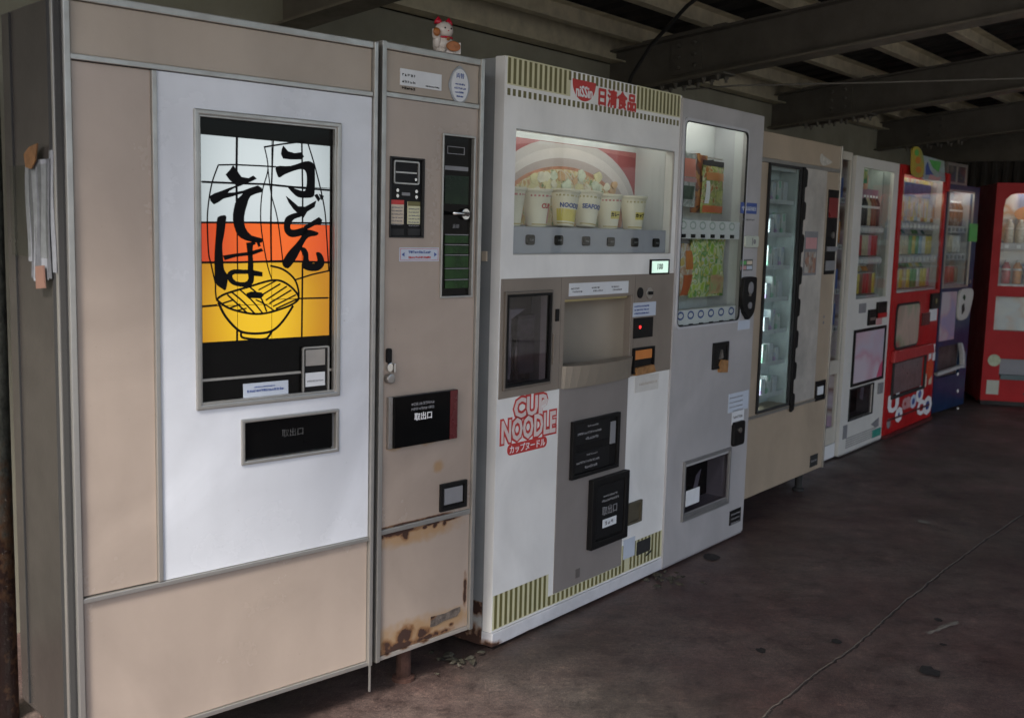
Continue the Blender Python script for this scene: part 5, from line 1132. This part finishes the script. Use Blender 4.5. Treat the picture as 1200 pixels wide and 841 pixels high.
m.add('picture_card', box(hx0, hx0+.28, .07, .074, m.L(1015, 220)[1], m.L(1015, 203)[1]), voro_mat('bright_card', [(.60, .55, .45), (.50, .20, .12), (.60, .40, .24), (.55, .55, .50)], 18, .5, smooth=True), parent=li)
m.add('corner_badge', box(hx0, hx0+.12, .02, .024, wz1-.09, wz1-.01), voro_mat('badge_print', [(.06, .12, .40), (.10, .40, .20), (.50, .55, .20)], 18, .4), parent=li)
for k, py in enumerate((268, 304, 348)):
    z = m.L(1020, py-3, .05)[1]
    shelf_row(m, li, hx0, hx1, z, 9, '', .035, .045, 'whiteprint')
    stock(m, hx0+.01, hx1, 9, z+.001, .085, ['bottle', 'can', 'can'][k], ['top', 'middle', 'bottom'][k], 'tall white drinks machine', 50+k, [['brown', 'brown', 'black', 'orange', 'cream'], ['orange', 'pink', 'red', 'cream', 'pink'], ['red', 'yellow', 'red', 'brown', 'orange', 'black']][k])
    if k: stock(m, hx0+.01, hx1, 9, z+.001, .130, 'bottle', ['top', 'middle back', 'bottom back'][k], 'tall white drinks machine', 60+k, ['orange', 'cream', 'yellow', 'pink'])
m.add('window_glass', box(wx0+.001, wx1-.001, .004, .007, wz0+.001, wz1-.001), 'glass')
x0, x1, z0, z1 = m.rc(1007, 356, 1014, 366); m.add('grey_card', box(x0, x1, -.004, 0, z0, z1), 'inkgrey')
x0, x1, z0, z1 = m.rc(1017, 363, 1024, 380); s_ = m.add('coin_panel', box(x0, x1, -.012, 0, z0, z1), 'black', .002); m.add('slot', box(x0+.02, x1-.02, -.014, -.012, z0+.03, z1-.05), 'steel', parent=s_)
x0, x1, z0, z1 = m.rc(1027, 354, 1036, 371); s_ = m.add('bill_panel', box(x0, x1, -.016, 0, z0, z1), 'black', .002); m.add('red_strip', box(x0, x1, -.018, -.016, z0, z0+.03), 'red', parent=s_); m.add('green_dot', knob(x1-.025, z1-.02, .012, -.02, -.016), 'darkgreen', parent=s_)
x0, x1, z0, z1 = m.rc(1027, 372, 1033, 380); m.add('sticker', box(x0, x1, -.002, 0, z0, z1), 'pinkprint')
x0, x1, z0, z1 = m.rc(1000.5, 387, 1033, 443); fr = m.add('poster_frame', frame(x0, x1, z0, z1, .018, -.012, 0), 'black', .002)
m.add('poster', box(x0+.017, x1-.017, -.005, -.0005, z0+.017, z1-.017), voro_mat('pink_poster', [(.52, .34, .42), (.56, .42, .48), (.50, .46, .54), (.52, .30, .38), (.58, .50, .56)], 4, .35, smooth=True), parent=fr)
m.add('poster_figure', prism([(x1-.12, z0+.02), (x1-.02, z0+.02), (x1-.02, z0+.12), (x1-.07, z0+.09)], -.0065, -.005), mat('hot_pink', (.55, .08, .16), .4), parent=fr)
x0, x1, z0, z1 = ds; hk = m.add('pickup_recess', box(x0, x1, .10, .104, z0, z1), 'black'); m.add('pickup_frame', frame(x0-.006, x1+.006, z0-.006, z1+.006, .008, -.006, .002), 'rubber', parent=hk); m.add('pickup_flap', box(x0+.002, x1-.002, .008, .012, z0+.002, z1-.002), 'smoked', parent=hk)
m.add('inner_paper', prism([(x1-.12, z0+.10), (x1-.06, z0+.08), (x1-.05, z0+.16), (x1-.10, z0+.18)], .04, .042), 'paper', parent=hk)
x0, x1, z0, z1 = m.rc(1028.5, 449, 1032.5, 460); m.add('door_lock', box(x0, x1, -.012, 0, z0, z1), 'inkgrey', .002)
x0, x1, z0, z1 = m.rc(988, 499, 991.5, 513); m.add('small_plate', box(x0, x1, -.004, 0, z0, z1), 'inkgrey')
zv = m.L(1010, 512)[1]; m.add('vent_panel', J(*[box(.12, W6-.10, -.003, 0, zv-.03+k*.014, zv-.022+k*.014) for k in range(5)]), mat('vent_shade', (.34, .33, .31), .5))
x0, x1, z0, z1 = m.rc(1022, 504, 1031, 509); m.add('teal_tag', box(x0, x1, -.006, -.0005, z0, z1), 'teal'); x0, x1, z0, z1 = m.rc(1021, 492, 1029, 499); m.add('grey_print', prism([(x0, z0+.03), (x1, z1), (x1, z0), (x0+.08, z0)], -.003, 0), 'inkgrey')

# 7 red drinks machine
m = Mach('red_drinks_machine', 'red drinks vending machine with three rows of drinks and looping white letters along its foot', 'vending machine', (2.461, 6.952), 37, 1.06, 1.79)
W7 = 1.06; TOP = 1.795
m.add('cabinet', box(.002, W7-.002, .16, .78, .02, TOP-.004), 'red', .003)
wx0, wx1 = m.L(1054.5, 280)[0], m.L(1104, 280)[0]; wz0 = m.L(1078, 341)[1]; wz1 = m.L(1078, 207)[1]; ds = m.rc(1047, 426, 1081, 452)
chamber(m, W7, .03, TOP, [(wx0, wx1, wz0, wz1)], [ds], 'red', .16, 'inner', .03)
li = m.add('display_box', box(wx0, wx1, .155, .1595, wz0, wz1), mat('pale_pink_lining', (.46, .45, .46), .4, var=.2))
display_lamp(m, li, wx0, wx1, .030, wz1-.014, 4.0)
m.add('banner', box(wx0+.20, wx1-.18, .05, .054, m.L(1080, 232, .05)[1], m.L(1080, 216, .05)[1]), mat('banner_blue', (.06, .12, .30), .4, var=.4, scale=20), parent=li)
m.add('picture_strip', box(wx0+.01, wx1-.02, .058, .062, m.L(1080, 255, .05)[1], m.L(1080, 211, .05)[1]), voro_mat('drink_poster', [(.42, .46, .46), (.50, .44, .42), (.30, .36, .42), (.48, .42, .12), (.46, .50, .44), (.42, .22, .12)], 12, .4, smooth=True), parent=li)
for k, py in enumerate((263, 301, 339)):
    z = m.L(1078, py-2, .05)[1]
    shelf_row(m, li, wx0+.005, wx1-.005, z, 11, '', .03, .05, 'whiteprint')
    stock(m, wx0+.02, wx1-.02, 12, z+.001, .085, ['can', 'can', 'can'][k], ['top', 'middle', 'bottom'][k], 'first red drinks machine', 70+k, [['white', 'pale blue', 'orange', 'yellow', 'cream'], ['yellow', 'cream', 'white', 'pale blue', 'green'], ['white', 'green', 'yellow', 'pink', 'cream']][k])
    if k: stock(m, wx0+.02, wx1-.02, 12, z+.001, .135, 'bottle', ['', 'middle back', 'bottom back'][k], 'first red drinks machine', 80+k, ['yellow', 'green', 'white', 'cream', 'dark green'])
m.add('window_glass', box(wx0+.001, wx1-.001, .004, .007, wz0+.001, wz1-.001), 'glass')
x0, x1, z0, z1 = m.rc(1050.5, 356, 1074, 404); pc = m.add('picture_window', prism(rrect(x0, x1, z0, z1, .05), -.008, 0), 'rubber', .002)
m.add('picture', prism(rrect(x0+.015, x1-.015, z0+.015, z1-.015, .04), -.011, -.008), voro_mat('people_picture', [(.40, .22, .16), (.32, .26, .20), (.46, .34, .28), (.24, .28, .18), (.30, .08, .08)], 9, .4, stretch=(1, 1, .4), smooth=True), parent=pc)
x0, x1, z0, z1 = m.rc(1090, 344, 1098, 361); s_ = m.add('bill_panel', box(x0, x1, -.018, 0, z0, z1), 'black', .003); m.add('lamp_dot', knob((x0+x1)/2, (z0+z1)/2, .02, -.022, -.018), 'olive', parent=s_)
x0, x1, z0, z1 = m.rc(1080, 367, 1087.5, 380); m.add('coin_panel', box(x0, x1, -.012, 0, z0, z1), mat('dark_maroon', (.10, .02, .02), .4), .002)
x0, x1, z0, z1 = m.rc(1089, 362, 1097, 375); m.add('sticker', box(x0, x1, -.003, 0, z0, z1), 'paper')
zb_ = m.L(1065, 416)[1]; m.add('moulded_ledge', prism([(.03, zb_-.02), (W7-.12, zb_-.02), (W7-.16, zb_+.05), (.05, zb_+.06)], -.03, 0), mat('red_ledge', (.42, .03, .03), .3), .006)
x0, x1, z0, z1 = ds; hk = m.add('pickup_recess', box(x0, x1, .12, .124, z0, z1), 'black'); m.add('pickup_flap', box(x0+.002, x1-.002, .010, .014, z0+.004, z1-.002), mat('flap_grey', (.16, .12, .12), .3, var=.3, scale=12), parent=hk); m.add('pickup_frame', frame(x0-.02, x1+.02, z0-.02, z1+.02, .022, -.012, .002), 'rubber', .003, parent=hk)
for i in range(2):
    for j in range(2):
        x, z = m.L(1089.5+i*4.5, 408+j*9.5); m.add('sticker', box(x-.030, x+.030, -.003, 0, z-.030, z+.030), 'paper')
x, z = m.L(1089, 432); m.add('round_sticker', knob(x, z, .075, -.005, 0, 24), mat('orange_red', (.60, .07, .02), .4))
for px, py in ((1084, 445), (1090, 442)):
    x, z = m.L(px, py); m.add('sticker', box(x-.035, x+.030, -.003, 0, z-.05, z+.045), 'cream_paper')
for ch, r_, mm in (('U', (1040.5, 464, 1052, 481), 'whiteprint'), ('o', (1049, 478, 1056.5, 493), 'whiteprint'), ('c', (1057, 467, 1061.5, 479), 'pinkprint'), ('a', (1061.5, 465, 1066.5, 477), 'pinkprint'), ('O', (1066.5, 463, 1073, 477), 'lilacpaper'), ('O', (1073.5, 453, 1081, 470), 'whiteprint'), ('C', (1074.5, 470, 1081.5, 485), 'whiteprint'), ('O', (1082, 465, 1090.5, 484), 'whiteprint')):
    x0, x1, z0, z1 = m.rc(*r_); m.print_('lettering', fit(ch, x0, x1, z0, z1, -.0032, bold=.006), mm)
    if ch in 'oO': m.print_('letter_fill', prism(ell((x0+x1)/2, (z0+z1)/2, (x1-x0)*.36, (z1-z0)*.36, 16), -.0022, 0), 'blueprint')
x, z = m.L(1041, 496); m.add('round_sticker', knob(x, z, .035, -.003, 0, 16), 'inkgrey')
m.add('foot_groove', box(.06, W7-.06, -.004, .0, .115, .130), mat('dark_maroon', 0)); m.add('base_panel', box(.01, W7-.01, -.015, .16, .005, .028), mat('dark_maroon', 0))
# sign boards standing on it
def board(name, label, cat, pxs, mm, y, th, extra=()):
    pts = [m.L(*p, y) for p in pxs]; xm = sum(p[0] for p in pts)/len(pts); zm_ = min(p[1] for p in pts)
    t_ = thing(name, label, cat, m.W(xm, y, zm_), m.root.rotation_euler.z)
    obj('board', prism([(x-xm, z-zm_) for x, z in pts], -th, 0), mm, t_, .002)
    for ps, m_ in extra: 
        q_ = [m.L(*p, y) for p in ps]; obj('printed_shape', prism([(x-xm, z-zm_) for x, z in q_], -th-.002, -th+.0005), m_, t_)
board('sign_board', 'yellow and green cut-out sign board standing on the first red drinks machine', 'sign', arc([(1068, 205), (1067, 185), (1068, 174), (1073, 172), (1078, 177), (1081, 190), (1079, 207)], True, 3), voro_mat('signboard_a', [(.42, .34, .04), (.46, .36, .05), (.40, .30, .04), (.20, .30, .14)], 7, .4, smooth=True), -.02, .012,
      [(ell(1073.5, 188, 3, 4, 12), 'orange'), (ell(1074, 199, 3, 4, 12), 'orange'), (ell(1072, 179, 2.5, 4, 10), 'green')])
board('sign_board', 'green and white poster board with dark figures standing on the first red drinks machine', 'sign', [(1080, 210), (1080, 182), (1105, 189), (1106, 213)], voro_mat('signboard_b', [(.30, .38, .40), (.36, .42, .46), (.28, .36, .30)], 8, .4, smooth=True), .01, .010,
      [([(1087, 187), (1101, 190), (1098, 202), (1091, 196)], 'green'), ([(1083, 205), (1083, 196), (1085, 190), (1088, 199), (1092, 205)], 'blueprint'), ([(1086, 210), (1088, 204), (1096, 208), (1102, 207), (1098, 212)], 'pinkprint')])
x, z = m.L(1109, 209); m.add('corner_block', box(W7-.06, W7-.003, -.02, -.001, TOP-.13, TOP-.005), 'red', .004)

# 8 blue drinks machine
m = Mach('blue_drinks_machine', 'dark blue drinks machine behind the first red one, with white money panel and tray rim', 'vending machine', (3.150, 7.908), 41, .67, 1.78)
W8 = .69; TOP = 1.728
m.add('cabinet', box(.002, W8-.002, .15, .72, .02, TOP-.004), 'blue', .003)
wx0, wx1 = .02, m.L(1137, 280)[0]; wz0 = m.L(1120, 336)[1]; wz1 = m.L(1122, 224)[1]
trx = m.rc(1092, 405, 1124, 440)
chamber(m, W8, .03, TOP, [(wx0, wx1, wz0, wz1)], [(.05, W8-.16, trx[2]+.02, trx[3]-.02)], 'blue', .15, mat('dim_white_lining', (.50, .50, .52), .4), .02)
li = m.add('display_box', box(wx0, wx1, .145, .1495, wz0, wz1), mat('dim_lining', (.36, .36, .38), .4, var=.2)); m.add('window_frame', frame(wx0-.006, wx1+.008, wz0-.006, wz1+.008, .014, -.008, .002), 'alu', .001, parent=li)
display_lamp(m, li, wx0, wx1, .045, wz1-.026, 5.0)
for k, py in enumerate((267, 299, 334)):
    z = m.L(1120, py-2, .05)[1]; shelf_row(m, li, wx0+.01, wx1-.01, z, 6, '', .03, .05, 'inkgrey')
    stock(m, wx0+.02, wx1-.02, 6, z+.001, .085, ['bottle', 'can', 'can'][k], ['top', 'middle', 'bottom'][k], 'blue drinks machine', 90+k, [['white', 'orange', 'brown', 'pale blue'], ['orange', 'red', 'white', 'cream'], ['red', 'orange', 'brown', 'red']][k])
m.add('window_glass', box(wx0+.009, wx1-.007, -.001, .002, wz0+.009, wz1-.007), 'glass')
x0, x1, z0, z1 = m.rc(1098, 343, 1117, 397); m.add('poster', box(.03, x1, -.004, 0, z0, z1), voro_mat('mauve_poster', [(.34, .26, .36), (.28, .24, .40), (.42, .28, .34), (.44, .40, .44)], 7, .4, smooth=True))
o_ = [m.L(*p) for p in ((1123, 341), (1129, 338), (1136, 338), (1138, 343), (1136, 355), (1133, 366), (1129, 373), (1122, 375), (1120, 371), (1121, 355))]
mp_ = m.add('money_panel', prism(arc(o_, True, 3), -.020, 0), mat('ivory_plastic', (.50, .49, .46), .5), .004)
for ps in (((1125, 349), (1126.5, 345), (1128, 347), (1127, 352)), ((1124, 358), (1126.5, 355), (1127, 363), (1124, 368))): m.add('coin_slot', prism([m.L(*p) for p in ps], -.024, -.020), 'darkgreen' if ps[0][1] < 355 else 'black', parent=mp_)
p_ = [m.L(*p) for p in ((1094, 436.5), (1126, 426), (1127, 429), (1095, 440))]; tr = m.add('tray_rim', prism(p_, -.03, 0), mat('tray_white', (.45, .45, .45), .5), .003)
p_ = [m.L(*p) for p in ((1122, 402), (1123.5, 401), (1126.5, 413), (1127, 430), (1124.5, 431), (1124, 415))]; m.add('tray_side', prism(p_, -.03, 0), mat('tray_white', 0), .003, parent=tr)
m.add('tray_back', box(.051, W8-.161, .024, .030, trx[2]+.021, trx[3]-.021), mat('tray_dark', (.07, .045, .045), .5, var=.4), parent=tr)
x0, x1, z0, z1 = m.rc(1136.5, 262, 1143, 283); m.add('green_tag', box(x0, x1, -.010, 0, z0, z1), 'green')
for py in (438, 458, 479): x, z = m.L(1122, py); m.add('screw_cap', knob(x, z, .014, -.006, 0, 8), 'whiteprint')
x, z = m.L(1136, 330); m.add('door_lock', knob(x, z, .016, -.01, 0, 12), 'steel')
fx = [m.L(*p, -.01) for p in ((1107.5, 188), (1139, 197))]; zz0 = TOP+.001
t_ = thing('framed_panel', 'white framed panel with two dark pictures standing on the blue drinks machine', 'sign', m.W(.01, .03, zz0), m.root.rotation_euler.z)
hh = fx[0][1]-zz0; xa = fx[1][0]-.01
obj('panel_frame', J(frame(0, xa, 0, hh, .018, -.012, .012), box(xa/2-.012, xa/2+.012, -.010, .010, .019, hh-.019)), 'alu', t_)
for i in (0, 1): obj('picture', box(.019+i*(xa/2-.006), xa/2-.013+i*(xa/2-.006), -.004, .004, .019, hh-.019), voro_mat('dark_picture', [(.04, .035, .035), (.12, .04, .04), (.05, .06, .10), (.03, .03, .03), (.16, .14, .12)], 10, .4, smooth=True), t_)

# 9 red machine facing the camera
m = Mach('red_drinks_machine', 'dark red drinks machine at the far right, facing the camera before the end wall', 'vending machine', (3.804, 8.59), 102, 1.0, 1.78)
W9 = 1.02; TOP = 1.78
red9 = mat('deep_red_enamel', (.36, .010, .014), .42, var=.08, spec=.2)
m.add('cabinet', box(.002, W9-.002, .14, .74, .02, TOP-.004), red9, .003)
w1 = m.rc(1171, 226, 1171, 335); w2 = m.rc(1165, 347, 1165, 387); a0 = m.L(1172, 300)[0]
H1 = (a0, W9-.06, w1[2], w1[3]); H2 = (a0-.005, W9-.06, w2[2], w2[3]); sl3 = m.rc(1172, 420, 1172, 440); H3 = (sl3[0], W9-.2, sl3[2], sl3[3])
chamber(m, W9, .04, TOP, [H1], [H2, H3], red9, .14, red9, .035)
m.add('window_corner', J(prism([(H1[0], H1[3]), (H1[0]+.10, H1[3]), (H1[0]+.045, H1[3]-.015), (H1[0]+.012, H1[3]-.05), (H1[0], H1[3]-.12)], .0005, .14)), red9)
li = m.add('display_box', box(H1[0], H1[1], .135, .139, H1[2], H1[3]), voro_mat('bright_poster', [(.60, .60, .60), (.62, .58, .52), (.10, .16, .34), (.60, .62, .64), (.55, .30, .16), (.62, .62, .60), (.20, .28, .40)], 7, .4, smooth=True)); m.add('display_box', box(H2[0], H2[1], .08, .084, H2[2], H2[3]), voro_mat('pale_label_cards', [(.52, .55, .55), (.46, .50, .54), (.50, .42, .38), (.55, .54, .50)], 11, .4, smooth=True))
display_lamp(m, li, H1[0], H1[1], .035, H1[3]-.022, 7.5)
z = m.L(1185, 285, .05)[1]; shelf_row(m, li, H1[0]+.004, H1[1]-.004, z, 10, '', .03, .05, 'whiteprint'); stock(m, H1[0]+.03, H1[1]-.03, 10, z+.001, .085, 'bottle', 'upper', 'far right red drinks machine', 101, ['blue', 'black', 'pale blue', 'blue', 'white'])
z = m.L(1185, 333, .05)[1]; shelf_row(m, li, H1[0]+.004, H1[1]-.004, z, 10, '', .03, .04, 'whiteprint'); stock(m, H1[0]+.03, H1[1]-.03, 10, z+.001, .085, 'bottle', 'lower', 'far right red drinks machine', 102, ['white', 'red', 'orange', 'red', 'cream'])
m.add('picture_card', prism(ell(H1[0]+.26, H1[3]-.16, .16, .07, 20), .10, .104), 'orange', parent=li); 
m.add('window_glass', box(H1[0]+.001, H1[1]-.001, .004, .007, H1[2]+.001, H1[3]-.001), 'glass'); m.add('window_glass', box(H2[0]+.001, H2[1]-.001, .004, .007, H2[2]+.001, H2[3]-.001), 'glass')
m.add('pickup_panel', box(H3[0], H3[1], .03, .035, H3[2], H3[3]), mat('pickup_grey', (.20, .21, .24), .4)); m.add('pickup_lip', box(H3[0]+.01, H3[1], -.01, .028, H3[2]-.03, H3[2]+.01), mat('teal_grey', (.06, .10, .11), .4), .003)
x, z = m.L(1165, 422); m.add('round_sticker', knob(x, z, .048, -.006, 0, 20), mat('pale_green_sticker', (.40, .46, .32), .5, var=.3, scale=30))
x0, x1, z0, z1 = m.rc(1156.5, 445, 1169.5, 462); m.add('sticker', box(x0, x1, -.004, 0, z0, z1), mat('grey_green_paper', (.42, .44, .38), .6, var=.1))
m.add('foot_groove', box(.32, W9-.1, -.004, 0, .10, .115), 'rubber'); m.add('base_panel', box(.01, W9-.01, .02, .14, .004, .038), 'rubber')

# ================================================================== things and marks on the floor
def onfloor(px, py):
    d = RT*(px-600) - UP*(py-420.5) + FW*F_PX; t = -CAM_H/d.z; p = Vector((0, 0, CAM_H))+d*t; return p.x, p.y
# expansion joint filled with pale mortar, jagged
path = [(860, 868), (895, 838), (905, 828), (925, 813), (950, 792), (975, 775), (1000, 758), (1022, 738), (1040, 722), (1060, 704), (1085, 685), (1105, 668), (1130, 650), (1150, 635), (1172, 620), (1196, 604), (1215, 592)]
pts = [Vector(onfloor(*p)) for p in path]; rnd = random.Random(11); fine = []
for i in range(len(pts)-1):
    for k in range(8): fine.append(pts[i].lerp(pts[i+1], k/8) + Vector((rnd.gauss(0, .0016), rnd.gauss(0, .0016))))
def strip(P, w0, z0, z1, rnd):
    v = []; f = []
    for i, p in enumerate(P):
        d = (P[min(i+1, len(P)-1)]-P[max(i-1, 0)]).normalized(); nn = Vector((-d.y, d.x)); a = w0*rnd.uniform(.3, 1.3); b = w0*rnd.uniform(.3, 1.3)
        v += [(*(p+nn*a), z0), (*p, z1), (*(p-nn*b), z0)]
    for i in range(len(P)-1): f += [(3*i, 3*i+3, 3*i+4, 3*i+1), (3*i+1, 3*i+4, 3*i+5, 3*i+2)]
    return v, f
struct('floor_joint', strip(fine, .0030, .0008, .0024, rnd), mat('mortar', (.125, .100, .080), .9, var=.35, scale=40))
off = Vector((.006, -.002)); struct('floor_joint_shadow', strip([p+off for p in fine], .0045, .0005, .0007, rnd), mat('joint_dirt_shadow', (.028, .02, .018), .9, var=.4, scale=40))  # flat dark strip: dirt and the joint's shadow painted in one colour
def blob(px, py, rx, ry, mm, name, seed, z=.004, n=14):
    x, y = onfloor(px, py); rnd = random.Random(seed)
    p = [(x+rx*math.cos(a)*rnd.uniform(.7, 1.15), y+ry*math.sin(a)*rnd.uniform(.7, 1.15)) for a in [2*math.pi*k/n for k in range(n)]]
    struct(name, (p and [(a, b, z) for a, b in p] + [(x, y, z+.001)], [(i, (i+1) % n, n) for i in range(n)]), mm)
dk = mat('dark_spot', (.014, .012, .011), .8, var=.4, scale=50)
for i, (px, py, rx, ry) in enumerate(((834, 653, .035, .05), (892, 763, .018, .025), (1089, 787, .030, .045), (1100, 727, .014, .02), (980, 752, .02, .022), (852, 624, .02, .02), (1105, 756, .012, .012))):
    blob(px, py, rx, ry, dk, 'floor_spot', i)
sc1 = mat('pale_scrape', (.17, .15, .125), .85, var=.4, scale=30)
a = Vector(onfloor(1086, 743)); b = Vector(onfloor(1122, 729)); struct('floor_scrape', strip([a.lerp(b, k/10) for k in range(11)], .012, .0035, .005, random.Random(3)), sc1)
blob(1082, 612, .03, .04, sc1, 'floor_scrape', 40)
# litter: dead leaves at the foot of the cup machine, a clump under the money changer
leafm = mat('dead_leaf', (.05, .045, .03), .8, var=.6, scale=60, bump=.1)
rnd = random.Random(21)
for nm, (cx_, cy_), cnt, spread in (('dead leaves gathered at the corner of the white cup machine', onfloor(783, 680), 26, .09), ('scraps of litter in the dark gap under the money changer', onfloor(525, 772), 14, .10)):
    v = []; f = []
    for i in range(cnt):
        x, y, z, a, s_ = cx_+rnd.gauss(0, spread*.6), cy_+rnd.gauss(0, spread*.45), .004+rnd.random()*.012, rnd.random()*6.3, rnd.uniform(.010, .026)
        o = len(v)
        for k, (r_, t_) in enumerate(((1.3, 0), (.5, 1.1), (.55, 2.3), (1.0, 3.14), (.5, 4.0), (.6, 5.2))):
            v.append((x+s_*r_*math.cos(t_+a), y+s_*r_*math.sin(t_+a), z+rnd.uniform(-.003, .010)))
        v.append((x, y, z+.008)); f += [(o+k, o+(k+1) % 6, o+6) for k in range(6)]
    o = obj('leaf_litter', (v, f), leafm); o['kind'] = 'stuff'; o['label'] = nm
